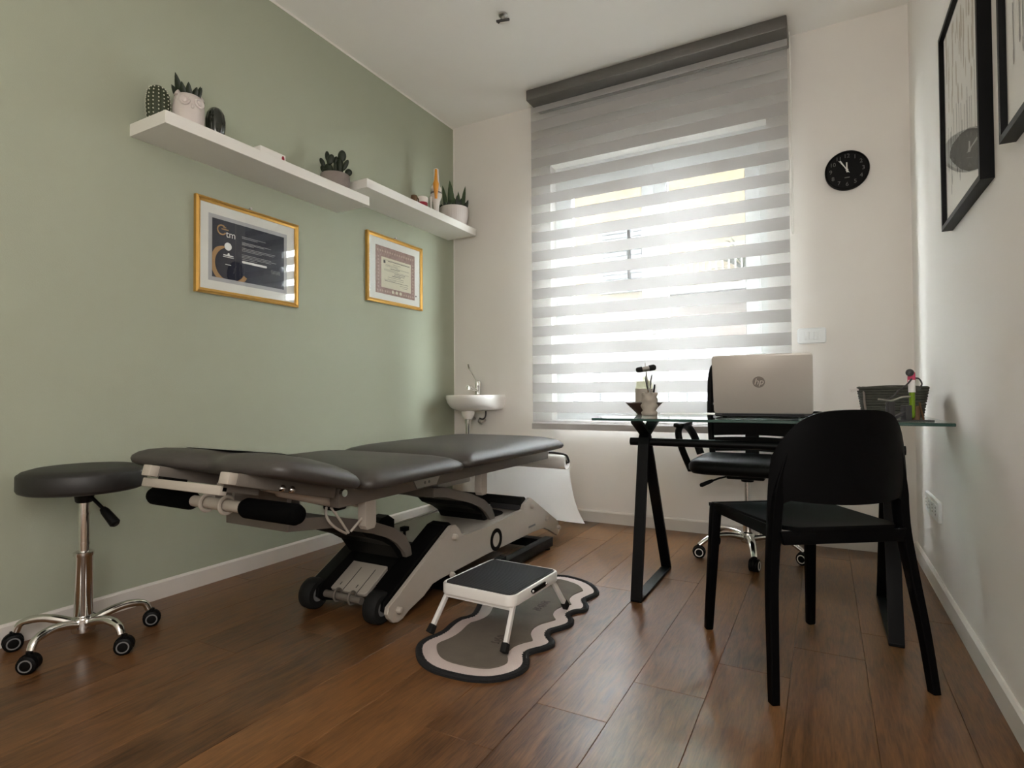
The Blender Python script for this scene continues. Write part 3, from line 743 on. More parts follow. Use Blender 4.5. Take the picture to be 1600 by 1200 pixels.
# ------------------------------------------------------------------ pictures on the right wall
def poster(y0, y1, z0, z1, label, kind):
    t = thing('framed_poster', label, 'picture', (XR, (y0+y1)/2, z0), 0, 'black framed posters on the right wall')
    d, fw = .032, .016; x = XR
    b = MB(); o_ = [(y0, z0), (y1, z0), (y1, z1), (y0, z1)]; i_ = [(y0+fw, z0+fw), (y1-fw, z0+fw), (y1-fw, z1-fw), (y0+fw, z1-fw)]
    L = [[(x, *p) for p in o_], [(x-d, *p) for p in o_], [(x-d, *p) for p in i_], [(x, *p) for p in i_]]; fc = []
    for r in range(4):
        for k in range(4): n = (k+1) % 4; r2 = (r+1) % 4; fc.append((r*4+k, r*4+n, r2*4+n, r2*4+k))
    b.poly([p for r in L for p in r], fc); b.build('black_frame', BLACKM, t, smooth=False)
    xs = x-.018
    MB().box(xs, x-.002, y0+fw-.002, y1-fw+.002, z0+fw-.002, z1-fw+.002).build('print_sheet', MAT_B, t, smooth=False)
    MB().box(xs-.006, xs-.005, y0+fw-.002, y1-fw+.002, z0+fw-.002, z1-fw+.002).build('glass_pane', PGLASS2, t, smooth=False)
    W, H = y1-y0, z1-z0; rnd = random.Random(11+kind)
    st = MB(); sg = MB()
    # feathery vertical brush strokes
    for k in range(46):
        u = rnd.uniform(.14, .9); v = rnd.uniform(.50, .93); L_ = rnd.uniform(.03, .09)*H; w_ = rnd.uniform(.008, .020)*W
        p = [(y0+W*u+w_*math.cos(a), z0+H*v+L_*math.sin(a)) for a in [2*pi*q/9 for q in range(9)]]
        st.poly([(xs-.0004-.00001*k, a, c) for a, c in p], [tuple(range(9))])
    st.build('brush_strokes', INKT, t, smooth=False, kind='stuff')
    for k in range(15):
        u = .2+.65*k/14+rnd.uniform(-.02, .02); v0 = rnd.uniform(.12, .3); v1 = rnd.uniform(.35, .55); w_ = .0035
        sg.poly([(xs-.0012-.00001*k, y0+W*u-w_, z0+H*v0), (xs-.0012-.00001*k, y0+W*u+w_*.3, z0+H*v0), (xs-.0012-.00001*k, y0+W*u+w_, z0+H*v1), (xs-.0012-.00001*k, y0+W*u-w_, z0+H*v1)], [(0, 1, 2, 3)])
        sg.poly([(xs-.0013-.00001*k, y0+W*u+.006*math.cos(2*pi*q/7), z0+H*(v0+.02)+.02*math.sin(2*pi*q/7)) for q in range(7)], [tuple(range(7))])
    sg.build('stem_strokes', INKG, t, smooth=False, kind='stuff')
    if kind == 0:
        cc = MB(); pts = [(2.436, 1.645), (2.428, 1.662), (2.385, 1.671), (2.252, 1.654), (2.136, 1.626), (2.026, 1.586), (1.969, 1.553), (1.969, 1.446), (2.021, 1.464), (2.148, 1.499), (2.263, 1.545), (2.391, 1.613)]
        cc.poly([(xs-.0008, a, c) for a, c in pts], [tuple(range(len(pts)))])
        cc.build('printed_disc', INKG, t, smooth=False)
poster(1.952, 2.525, 1.412, 2.103, 'black framed abstract poster with grey leaf shape, farther along right wall', 0)
poster(1.175, 1.757, 1.432, 2.12, 'black framed abstract poster cut by the right edge, nearest the camera', 1)

# ------------------------------------------------------------------ clock, switch, socket, hook
def clock():
    c = Vector((.123, YB, 2.035)); t = thing('wall_clock', 'round black wall clock with grey numerals reading five to twelve', 'clock', c)
    y = YB
    b = MB(); b.lathe([(.096, 0), (.104, -.006), (.105, -.030), (.101, -.036), (.097, -.034), (.096, -.028)], c, 56, axis='y', closed=True); b.build('case', BLACK, t)
    b = MB(); b.lathe([(.0965, -.002), (.0965, -.027)], c, 48, axis='y'); b.build('dial', BLACKM, t)
    b = MB()
    def mt(px, pz, yy=-.0278): return Matrix.Translation(c+Vector((px, yy, pz))) @ Matrix.Rotation(pi/2, 4, 'X')
    for h in range(1, 13):
        a = pi/2-h*pi/6; text_bm(b, str(h), .030, mt(.076*math.cos(a), .076*math.sin(a)))
    b.box(c.x-.012, c.x+.012, y-.0282, y-.0276, c.z-.042, c.z-.037)
    b.build('numerals', M('numeral_grey', (.13, .13, .125), .7), t, smooth=False, kind='stuff')
    def hand(name, ang, L, tail, w_, yy):
        d = Vector((math.sin(ang), 0, math.cos(ang))); b = MB()
        b.bar(c+d*-tail+Vector((0, yy, 0)), c+d*L+Vector((0, yy, 0)), w_, .0012, up=(0, 1, 0)); b.build(name, SHELF, t, smooth=False)
    hand('hour_hand', math.radians(-1), .042, .012, .006, -.0295)
    hand('minute_hand', math.radians(-30), .062, .014, .0048, -.031)
    hand('second_hand', math.radians(-35), .066, .020, .0014, -.0323)
    MB().lathe([(.006, -.027), (.006, -.034)], c, 16, axis='y').build('hub', SHELF, t)
clock()
def switch():
    x0, x1, z0, z1 = -.128, .013, 1.112, 1.198
    t = thing('light_switch', 'white light switch plate on back wall right of blind', 'switch', ((x0+x1)/2, YB, z0))
    b = MB(); b.loft(rrect(x0, x1, z0, z1, .012, 4), [(0, 0), (0, .008), (.004, .012)], m=Matrix(((1, 0, 0, 0), (0, 0, -1, YB), (0, 1, 0, 0), (0, 0, 0, 1)))); b.build('switch_plate', PVC, t)
    xm = (x0+x1)/2
    for k in (-1, 0, 1):
        b = MB(); b.box(xm-.0105+k*.0225, xm+.0105+k*.0225, YB-.0155, YB-.011, 1.131, 1.177, bev=.0015); b.build('rocker', PVC, t)
switch()
def socket():
    y0, y1, z0, z1 = 2.86, 3.20, .305, .392
    t = thing('wall_socket', 'white multi socket plate low on the right wall', 'socket', (XR, (y0+y1)/2, z0))
    b = MB(); b.loft(rrect(y0, y1, z0, z1, .008, 4), [(0, 0), (0, .008), (.003, .012)], m=Matrix(((0, 0, -1, XR), (1, 0, 0, 0), (0, 1, 0, 0), (0, 0, 0, 1)))); b.build('socket_plate', PVC, t)
    for k in range(4):
        yc = y0+.05+k*.08
        b = MB(); b.box(XR-.0145, XR-.011, yc-.03, yc+.03, z0+.018, z1-.018, bev=.001); b.build('socket_module', PVC, t)
        b = MB()
        for q in (-1, 0, 1): b.lathe([(.004, 0), (.004, -.0006)], (XR-.0144, yc, (z0+z1)/2+.014*q), 10, axis='x')
        b.build('socket_holes', BLACK, t, kind='stuff')
socket()
def hook():
    c = Vector((-1.472, 2.622, ZC)); t = thing('ceiling_bracket', 'small grey metal bracket screwed to the white ceiling', 'bracket', c)
    MB().lathe([(.024, 0), (.024, -.006), (.010, -.012), (.008, -.03)], c, 20).build('mount_plate', STEEL, t)
    b = MB(); b.bar(c+Vector((-.035, -.012, -.032)), c+Vector((.035, .006, -.032)), .012, .01, bev=.002); b.build('cross_bar', DGREY, t)
    b = MB(); b.tube(bez(c+Vector((-.01, .0, -.02)), c+Vector((-.04, .01, -.03)), c+Vector((-.05, .03, -.015)), c+Vector((-.045, .04, -.002))), .004, 8); b.build('hook_arm', DGREY, t)
hook()

# ------------------------------------------------------------------ wash basin
def sink():
    xc, yb = -2.215, YB
    t = thing('wash_basin', 'small white wall hung wash basin in the back corner', 'basin', (xc, yb, .70))
    # D-shaped outline
    out = [(xc+.205, yb), (xc+.205, yb-.06)]
    out += [(xc+.205*math.cos(a)*(1 if a < pi/2 else 1), yb-.06-.25*math.sin(a)) for a in [pi*k/22 for k in range(1, 22)]]
    out += [(xc-.205, yb-.06), (xc-.205, yb)]
    out = out[::-1]
    b = MB(); cen = Vector((xc, yb-.12))
    def ringpts(s_, z): return [(cen.x+(p[0]-cen.x)*s_, yb-(yb-p[1])*min(1, s_*1.0) if p[1] > yb-.001 else cen.y+(p[1]-cen.y)*s_, z) for p in out]
    levels = [(.30, .715), (.62, .728), (.82, .748), (.95, .782), (1.0, .815), (1.0, .835), (.985, .838), (.90, .836), (.84, .80), (.6, .755), (.2, .745)]
    n = len(out); R_ = []
    for li, (s_, z) in enumerate(levels):
        ring = []
        for p in out:
            q = Vector((cen.x+(p[0]-cen.x)*s_, cen.y+(p[1]-cen.y)*s_, z))
            if li < 6 and p[1] > yb-.07: q.y = p[1]
            fr_ = max(0, (p[0]-cen.x)/.205)
            if li < 5: q.x = cen.x+(p[0]-cen.x)*(s_+(1-s_)*.85*fr_); q.z = z+(.018 if li < 3 else 0)*fr_
            if li < 6 and p[1] > yb-.07 and fr_ <= 0: q.x = cen.x+(p[0]-cen.x)*max(s_, .55)
            if 7 <= li and q.y > yb-.10: q.y = yb-.10
            ring.append(b.bm.verts.new(q))
        R_.append(ring)
    for A, B in zip(R_, R_[1:]):
        for k in range(n): b.bm.faces.new((A[k], A[(k+1) % n], B[(k+1) % n], B[k]))
    b.bm.faces.new(R_[0][::-1]); b.bm.faces.new(R_[-1])
    b.build('basin_bowl', PORC, t, angle=1.0)
    MB().lathe([(.05, .735), (.046, .70), (.032, .675), (.028, .668)], (xc, yb-.17, 0), 24).build('drain_collar', PORC, t)
    p = Vector((xc, yb-.17, 0))
    b = MB(); b.lathe([(.022, .67), (.022, .635), (.018, .632), (.018, .56), (.026, .556), (.026, .50), (.030, .49), (.030, .44), (.02, .43)], p, 20); b.tube([p+Vector((0, .0, .47)), p+Vector((0, .10, .47)), p+Vector((0, .168, .47))], .014, 12); b.build('bottle_trap', CHROME, t)
    b = MB(); b.tube(bez(p+Vector((.11, .06, .725)), p+Vector((.115, .06, .65)), p+Vector((.06, .08, .665)), p+Vector((.035, .10, .67))), .006, 8); b.build('supply_hose', DGREY, t)
    b = MB(); b.cyl(p+Vector((.035, .168, .655)), p+Vector((.035, .11, .655)), .012, seg=12); b.ball(p+Vector((.035, .10, .650)), .016, 12, 8); b.bar(p+Vector((.035, .10, .635)), p+Vector((.06, .09, .63)), .01, .008); b.cyl(p+Vector((-.05, .168, .665)), p+Vector((-.05, .11, .665)), .010, seg=12); b.ball(p+Vector((-.05, .10, .665)), .012, 12, 8); b.build('angle_valves', STEEL, t)
    f = Vector((xc+.015, yb-.06, .836))
    b = MB(); b.lathe([(.026, 0), (.025, .006), (.021, .010), (.020, .05), (.023, .065), (.024, .085), (.020, .10), (.008, .108), (.001, .109)], f, 24); b.build('faucet_body', CHROME, t)
    b = MB(); b.tube(spline([f+Vector((0, -.01, .03)), f+Vector((-.004, -.05, .045)), f+Vector((-.008, -.10, .062)), f+Vector((-.009, -.115, .060))], 5), .013, 14); b.cyl(f+Vector((-.009, -.108, .062)), f+Vector((-.009, -.110, .040)), .014, seg=16); b.build('spout', CHROME, t)
    b = MB(); b.tube(spline([f+Vector((-.004, -.012, .10)), f+Vector((-.012, -.05, .145)), f+Vector((-.02, -.085, .19)), f+Vector((-.022, -.095, .222))], 5), [.005]*10+[.007]*6, 10, flat=.6); b.build('lever_handle', CHROME, t)
sink()
def bin_():
    c = Vector((-2.235, 3.40, 0)); t = thing('waste_bin', 'beige cylindrical pedal bin in the corner behind the treatment couch', 'bin', c)
    MB().lathe([(.088, 0), (.092, .01), (.095, .26), (.092, .265)], c, 36).build('bin_body', BEIGE2, t)
    MB().lathe([(.096, .262), (.097, .275), (.085, .30), (.04, .315), (.001, .318)], c, 36).build('lid', BEIGE2, t)
    b = MB(); b.bar(c+Vector((.03, -.085, .02)), c+Vector((.045, -.125, .018)), .04, .012, bev=.003); b.build('pedal', BLACK, t)
bin_()

# ------------------------------------------------------------------ treatment couch
def couch():
    t = thing('treatment_couch', 'black padded physiotherapy treatment couch on beige hydraulic base', 'couch', (-1.61, 2.2, 0))
    xa, xb, xc = -1.965, -1.238, -1.601
    # --- pads
    rings = [(.022, 0.0), (.006, .006), (0, .018), (.002, .028), (.014, .041), (.036, .053), (.07, .063), (.115, .070), (.17, .074)]
    def shell_rings(b, outline, lev, m=None):
        R_ = []
        for i_, z in lev:
            R_.append([b.bm.verts.new((m @ Vector((p[0], p[1], z))) if m is not None else (p[0], p[1], z)) for p in outline(i_)])
        n = len(R_[0])
        for A, B in zip(R_, R_[1:]):
            for k in range(n): b.bm.faces.new((A[k], A[(k+1) % n], B[(k+1) % n], B[k]))
        b.bm.faces.new(R_[0][::-1]); b.bm.faces.new(R_[-1])
    def pad(name, y0, y1, z0, crown=1.0, r=.035):
        b = MB(); shell_rings(b, lambda i: rrect(xa+i, xb-i, y0+i, y1-i, r+i*.35, 7), [(i, z0+h*crown) for i, h in rings]); return b.build(name, LEATH, t, angle=1.4)
    pad('leg_pad', 1.905, 2.872, .545, 1.02)
    pad('seat_pad', 1.345, 1.897, .540, 1.0)
    ang = math.radians(14.5)
    hm = Matrix.Translation((0, 1.335, .545)) @ Matrix.Rotation(-ang, 4, 'X') @ Matrix.Translation((0, -1.335, -.545))
    def head_outline(i):
        o = rrect(xa+i, xb-i, .995+i, 1.330-i, .05+i*.3, 7); n0 = len(o); x0, x1 = o[-1][0], o[0][0]
        for k in range(1, 16):           # face notch in the middle of the near edge
            xx = xa+i+.06+(xb-xa-2*i-.12)*k/16; o.append((xx, .995+i+.045*math.exp(-((xx-xc)/.085)**2)))
        return o
    b = MB(); shell_rings(b, head_outline, [(i_*.8, .545+h) for i_, h in rings], hm); b.build('head_pad', LEATH, t, angle=1.4)
    # --- upper frame rails
    for x in (-1.42, -1.78):
        b = MB(); b.box(x, x+.042, 1.355, 2.945, .476, .540, bev=.003); b.build('side_rail', BEIGE, t)
    for y in (1.40, 2.22, 2.90):
        b = MB(); b.box(-1.74, -1.42, y, y+.04, .495, .535, bev=.003); b.build('cross_member', BEIGE, t)
    b = MB(); b.prism([(1.730, .516), (1.900, .516), (1.875, .482), (1.750, .482)], 'x', -1.379, -1.372); lp = b.build('label_plate', STEEL, t, smooth=False)
    b = MB()
    for y in (1.80, 1.826): b.lathe([(.006, 0), (.006, .0008)], (-1.3722, y, .499), 12, axis='x')
    b.build('printed_icons', GREYP, lp, kind='stuff')
    # --- head frame
    def hp(x, y, z): return tuple(hm @ Vector((x, y, z)))
    for x in (-1.42, -1.78):
        b = MB(); b.box(x, x+.042, .985, 1.345, .512, .546, bev=.003, m=hm); tb = b.build('head_tube', BEIGE, t)
        MB().box(x+.001, x+.041, .958, .986, .513, .545, bev=.003, m=hm).build('end_cap', BEIGE2, tb)
    b = MB(); b.box(-1.80, -1.43, .978, 1.0, .482, .508, bev=.003, m=hm); b.build('head_crossbar', BEIGE2, t)
    b = MB()
    b.box(-1.735, -1.71, .985, 1.06, .496, .516, m=hm); b.build('head_bracket', BLACK, t)
    b = MB(); b.box(-1.46, -1.43, .985, 1.10, .494, .516, m=hm); b.build('head_bracket', BEIGE, t)
    for y in (1.13, 1.165):
        b = MB(); b.ball(hm @ Vector((-1.373, y, .522)), .011, 12, 8); b.build('bolt', CHROME, t)
    b = MB(); b.cyl((-1.376, 1.365, .525), (-1.362, 1.365, .525), .012, seg=14); b.build('hinge_pin', CHROME, t)
    # --- push bar with foam grips
    yb_, zb_ = 1.077, .520
    b = MB(); b.cyl((-1.90, yb_, zb_), (-1.26, yb_, zb_), .017, seg=16); b.build('push_bar', BEIGE2, t)
    for a, c in ((-1.925, -1.70), (-1.47, -1.235)):
        b = MB(); b.tube([(a, yb_, zb_), (a+.006, yb_, zb_), (a+.018, yb_, zb_), (c-.018, yb_, zb_), (c-.006, yb_, zb_), (c, yb_, zb_)], [.016, .024, .029, .029, .024, .016], 20); b.build('foam_grip', FOAM, t)
    for x in (-1.635, -1.545):
        b = MB(); b.tube([(x, yb_+.024*math.cos(a), zb_+.024*math.sin(a)) for a in [2*pi*k/18 for k in range(18)]], .006, 8, closed=True); b.build('clamp_ring', BEIGE2, t)
        b = MB(); b.bar((x, yb_+.02, zb_+.01), (x-.0, 1.40, .512), .012, .05); b.build('bar_bracket', BEIGE, t)
    b = MB(); b.bar((-1.645, yb_+.10, zb_+.018), (-1.53, 1.30, .52), .006, .10, up=(0, 0, 1)); b.build('gusset_plate', BEIGE, t)
    # --- actuator with cables
    b = MB(); b.tube([(-1.455, 1.13, .575), (-1.455, 1.18, .560), (-1.455, 1.19, .556), (-1.455, 1.40, .490)], [.014, .016, .022, .024], 16); b.build('actuator_tube', BEIGE2, t)
    b = MB(); b.box(-1.485, -1.425, 1.385, 1.44, .455, .515, bev=.008); b.cyl((-1.43, 1.41, .485), (-1.418, 1.41, .485), .018, seg=16); b.build('actuator_motor', BLACK, t)
    cabs = [[(-1.45, 1.37, .47), (-1.42, 1.33, .44), (-1.41, 1.36, .41), (-1.42, 1.43, .375)], [(-1.44, 1.38, .47), (-1.43, 1.40, .44), (-1.42, 1.42, .40), (-1.42, 1.44, .375)],
            [(-1.42, 1.45, .378), (-1.39, 1.47, .42), (-1.40, 1.52, .44), (-1.43, 1.58, .48)], [(-1.44, 1.46, .47), (-1.42, 1.50, .445), (-1.43, 1.55, .455), (-1.44, 1.59, .48)]]
    for cpts in cabs: MB().tube(bez(*cpts), .0045, 8).build('cable', BEIGE2, t)
    # --- posts and lifting arms
    for y in (1.482, 2.232):
        for x in (-1.418, -1.80):
            b = MB(); b.prism([(y, .495), (y+.052, .495), (y+.052, .392), (y+.044, .378), (y+.010, .378), (y, .392)], 'x', x, x+.036, bev=.002); b.build('post', BEIGE2 if x > -1.5 else BEIGE, t, smooth=False)
    def arm(y0, ys):
        lo = [(ys, .42-.16*(ys-1.22)), (1.40, .396), (1.60, .334), (1.684, .302), (1.736, .268), (1.775, .228), (1.79, .20)]
        hi = [(1.825, .20), (1.815, .24), (1.785, .287), (1.72, .330), (1.60, .378), (1.40, .436), (ys, .46-.16*(ys-1.22))]
        b = MB(); b.prism([(y+y0, z) for y, z in lo+hi], 'x', -1.755, -1.455, bev=.003); b.build('lift_arm', BEIGE, t, smooth=False)
        b = MB(); b.prism([(y+y0, z) for y, z in [(1.56, .345), (1.60, .333), (1.684, .301), (1.736, .267), (1.774, .228), (1.79, .20), (1.765, .20), (1.72, .258), (1.67, .288), (1.59, .320)]], 'x', -1.735, -1.475); b.build('arm_shade_liner', BLACK, t, smooth=False)  # black liner puts the shade beneath the arm into the shape
    arm(0, 1.22); arm(.66, 1.31)
    b = MB(); b.box(-1.78, -1.60, 2.20, 2.48, .395, .43, bev=.006); b.build('control_box', WMET, t)
    # --- base: side plates
    prof = [(1.612, .030), (1.633, .010), (1.659, .003), (1.688, .008), (1.722, .030), (1.816, .052), (1.87, .085), (1.932, .088), (2.287, .098), (2.773, .098), (2.909, .094), (2.976, .066), (3.098, .008), (3.128, .045), (3.102, .092),
            (2.752, .284), (2.735, .288), (2.672, .262), (2.660, .236), (2.30, .222), (2.085, .225), (2.066, .262), (2.035, .286), (2.005, .286), (1.98, .272), (1.606, .073), (1.600, .05)]
    for x, s_ in ((-1.408, 1), (-1.83, -1)):
        b = MB(); b.prism(prof, 'x', x, x+.018, bev=.0025); sp = b.build('side_plate', BEIGE2, t, smooth=False)
        if s_ > 0:
            for (y, z) in ((1.659, .049), (2.001, .083), (2.021, .237), (2.752, .240), (2.935, .139), (3.095, .058)):
                b = MB(); b.lathe([(.013, 0), (.013, .010), (.009, .017), (.001, .019)], (-1.390, y, z), 14, axis='x'); b.build('bolt', BEIGE2, sp)
            b = MB(); b.lathe([(.034, .0), (.034, .004), (.053, .004), (.053, .0)], (-1.3905, 2.376, .146), 36, axis='x', closed=True); b.build('ring_emblem', BLACK, sp)
            MB().box(-1.3903, -1.3893, 2.72, 2.80, .128, .138).build('maker_lettering', GREYP, sp, smooth=False)
    # hood between the plates, with a flat black patch painted as the rear arm's shaded well
    b = MB(); b.box(-1.812, -1.408, 1.93, 2.75, .10, .222, bev=.004); b.build('base_hood', BEIGE2, t, smooth=False)
    b = MB(); b.loft(rrect(-1.74, -1.47, 2.42, 2.66, .10, 8), [(0, .2215), (0, .2235)]); b.build('shaded_well_patch', BLACK, t)
    b = MB(); b.cyl((-1.80, 2.70, .268), (-1.41, 2.70, .268), .028, seg=20); b.build('rubber_roller', RUBBER, t)
    b = MB(); b.box(-1.60, -1.42, 2.675, 2.72, .228, .262); b.build('roller_bracket', DGREY, t, smooth=False)
    b = MB(); b.cyl((-1.63, 1.99, .222), (-1.63, 1.99, .245), .006, seg=10); b.box(-1.645, -1.615, 1.975, 2.005, .243, .262, bev=.003); b.build('lock_knob', BLACK, t)
    # front black arms, wheels, pedal plate
    for x0, x1 in ((-1.50, -1.412), (-1.812, -1.745)):
        b = MB(); b.prism([(1.63, .035), (1.70, .012), (1.90, .10), (2.06, .20), (2.06, .27), (2.02, .296), (1.98, .290), (1.61, .090), (1.605, .055)], 'x', x0, x1, bev=.004); b.build('front_arm', BLACK, t, smooth=False)
    b = MB(); b.prism([(1.80, .06), (2.10, .06), (2.10, .218), (1.84, .218), (1.80, .15)], 'x', -1.75, -1.495); b.build('inner_housing', BLACK, t, smooth=False)
    for x in (-1.455, -1.785):
        b = MB(); b.lathe([(.030, -.030), (.050, -.030), (.058, -.022), (.060, 0), (.058, .022), (.050, .030), (.030, .030), (.028, .024), (.028, -.024)], (x, 1.622, .060), 32, axis='x', closed=True)
        wh = b.build('transport_wheel', RUBBER, t)
        MB().lathe([(.029, -.026), (.029, .026)], (x, 1.622, .060), 24, axis='x').build('wheel_hub', GREYP, wh)
    sl = math.radians(30); pm = Matrix.Translation((-1.66, 1.78, .128)) @ Matrix.Rotation(sl, 4, 'X')
    b = MB(); b.loft(rrect(-.098, .098, -.122, .122, .02, 5), [(0, -.008), (0, .004), (.002, .006)], m=pm); pl = b.build('pedal_plate', BEIGE2, t)
    b = MB()
    for x in (-.02, .055): b.box(x-.0012, x+.0012, -.121, .0, .0058, .0072, m=pm)
    b.box(-.055, -.052, -.10, -.085, .0058, .0072, m=pm); b.box(.03, .033, -.10, -.085, .0058, .0072, m=pm)
    b.build('plate_grooves', DGREY, pl, smooth=False, kind='stuff')
    MB().box(-.01, .035, .06, .066, .0058, .0068, m=pm).build('plate_lettering', GREYP, pl, smooth=False)
    b = MB(); b.cyl((-1.745, 1.645, .058), (-1.555, 1.645, .058), .014, seg=16); ab = b.build('axle_bar', BEIGE, t)
    for x in (-1.68, -1.605):
        b = MB(); b.tube([(x, 1.645+.021*math.cos(a), .062+.024*math.sin(a)) for a in [2*pi*k/16 for k in range(16)]], .0045, 8, closed=True); b.build('clamp_ring', BEIGE, ab)
    # floor frame
    for x0, x1 in ((-1.36, -1.312), (-1.91, -1.862)):
        b = MB(); b.box(x0, x1, 1.96, 2.86, .012, .062, bev=.004); b.build('floor_rail', BLACKM, t)
    for y in (1.99, 2.78):
        b = MB(); b.box(-1.87, -1.35, y, y+.05, .015, .060); b.build('floor_crossbar', BLACKM, t, smooth=False)
    for x in (-1.336, -1.886):
        for y in (1.985, 2.82):
            b = MB(); b.lathe([(.022, 0), (.022, .008), (.008, .012), (.008, .03)], (x, y, 0), 16); b.build('levelling_foot', RUBBER, t)
    for x in (-1.345, -1.885):
        b = MB(); b.box(x-.010, x+.02, 2.30, 2.36, .06, .08); b.build('rail_clip', BLACK, t, smooth=False)
    # roll holder rods
    for x in (-1.378, -1.80):
        sgn = 1 if x > -1.6 else -1
        b = MB(); b.tube(spline([(x+.01*sgn, 2.93, .512), (x+.035*sgn, 2.95, .510), (x+.082*sgn, 3.0, .495), (x+.092*sgn, 3.02, .465), (x+.092*sgn, 3.02, .452), (x+.072*sgn, 3.02, .451)], 5), .006, 10); b.build('roll_arm', DGREY, t)
couch()
def roll():
    t = thing('paper_roll', 'white paper couch roll with a long sheet hanging down', 'paper roll', (-1.59, 3.02, .40))
    c = (-1.885, 3.02, .451)
    b = MB(); b.lathe([(.016, 0), (.040, 0), (.040, .59), (.016, .59)], c, 32, axis='x', closed=True); b.build('rolled_paper', PAPER, t)
    b = MB(); b.lathe([(.012, .005), (.0158, .005), (.0158, .585), (.012, .585)], c, 20, axis='x', closed=True); b.build('cardboard_core', BROWN, t)
    b = MB()
    def f(u, v):
        x = -1.885+.59*u; s_ = v
        if s_ < .12:
            a = pi*.5-(s_/.12)*pi*.5; return (x, 3.02+.0408*math.cos(a), .451+.0408*math.sin(a))
        q = (s_-.12)/.88
        return (x+.055*q*q*(u**2), 3.061-.02*q+.11*q**2.5*(.3+.7*u), .451-.345*q-.015*u*q+.010*math.sin(u*5)*q)
    b.grid(f, 14, 24); b.build('hanging_sheet', SHEETP, t)
roll()

# ------------------------------------------------------------------ stool with castors
def caster(b, c, ang, r=.026, mi=(0, 1)):
    """twin-wheel castor: wheels plus hood, axle horizontal at angle ang"""
    ax = Vector((math.cos(ang), math.sin(ang), 0)); mm = ax.to_track_quat('X', 'Z').to_matrix()
    for s_ in (-1, 1):
        cc = Vector(c)+ax*.014*s_+Vector((0, 0, r))
        b.mi = mi[0]; b.lathe([(.006, -.008), (r*.85, -.008), (r, -.005), (r, .005), (r*.85, .008), (.006, .008)], cc, 20, axis='x', m=mm)
        b.mi = mi[1]; b.lathe([(r*.56, .0082*s_), (r*.56, .0094*s_), (r*.70, .0094*s_), (r*.70, .0082*s_)], cc, 20, axis='x', m=mm, closed=True)
    b.mi = mi[0]; b.lathe([(r*1.08, -.006), (r*1.08, .006)], Vector(c)+Vector((0, 0, r+.002)), 18, axis='x', m=mm)
    b.cyl(Vector(c)+Vector((0, 0, r*1.6)), Vector(c)+Vector((0, 0, r*2.3)), .009, seg=12)
def stool():
    c = Vector((-2.230, 1.022, 0)); t = thing('round_stool', 'round black padded stool on chrome five star base by green wall', 'stool', c)
    R_ = .182
    MB().lathe([(.14, .527), (.165, .524), (R_-.004, .530), (R_, .538), (R_, .582), (R_-.003, .587), (R_-.006, .586), (R_-.012, .594), (R_-.04, .602), (.07, .607), (.001, .608)], c, 56).build('seat_cushion', LEATH2, t, angle=.9)
    MB().lathe([(.06, .524), (.06, .515), (.030, .510), (.026, .485), (.022, .48)], c, 24).build('seat_mount', BLACK, t)
    b = MB(); b.lathe([(.016, .49), (.016, .30)], c, 24); b.lathe([(.0175, .445), (.0175, .437)], c, 24); b.lathe([(.0175, .345), (.0175, .337)], c, 24); b.build('gas_piston', CHROME, t)
    b = MB(); b.lathe([(.024, .315), (.030, .312), (.030, .302), (.027, .298), (.027, .10), (.024, .095)], c, 28); b.build('column_sleeve', CHROME, t)
    b = MB(); b.lathe([(.022, .095), (.034, .09), (.038, .065), (.034, .045), (.020, .042)], c, 28); b.build('base_hub', CHROME, t)
    b = MB(); dl = Vector((.86, .36, 0)).normalized(); b.tube([c+Vector((0, 0, .515)), c+dl*.03+Vector((0, 0, .495)), c+dl*.075+Vector((0, 0, .455))], .006, 10); b.tube([c+dl*.068+Vector((0, 0, .46)), c+dl*.078+Vector((0, 0, .45)), c+dl*.115+Vector((0, 0, .41)), c+dl*.12+Vector((0, 0, .405))], [.010, .014, .017, .010], 14); b.build('height_lever', BLACK, t)
    for k, a in enumerate([math.radians(-66+72*q) for q in range(5)]):
        d = Vector((math.cos(a), math.sin(a), 0)); L = .195 if k != 3 else .150
        b = MB(); b.tube(spline([c+d*.02+Vector((0, 0, .070)), c+d*.07+Vector((0, 0, .088)), c+d*(L*.65)+Vector((0, 0, .098)), c+d*(L*.92)+Vector((0, 0, .088)), c+d*L+Vector((0, 0, .062))], 5), [.016]*8+[.015]*6+[.013]*7, 14, flat=.85); lg = b.build('leg', CHROME, t)
        b = MB(); off = {0: (0.01, -.012), 1: (.02, .01), 2: (.01, .02), 3: (.0, .0), 4: (-.01, -.015)}[k]
        caster(b, c+d*L+Vector((off[0]*.5, off[1]*.5, 0)), math.radians(-48+(8*k)), .027); b.build('castor', [BLACK, GREYP], lg)
stool()

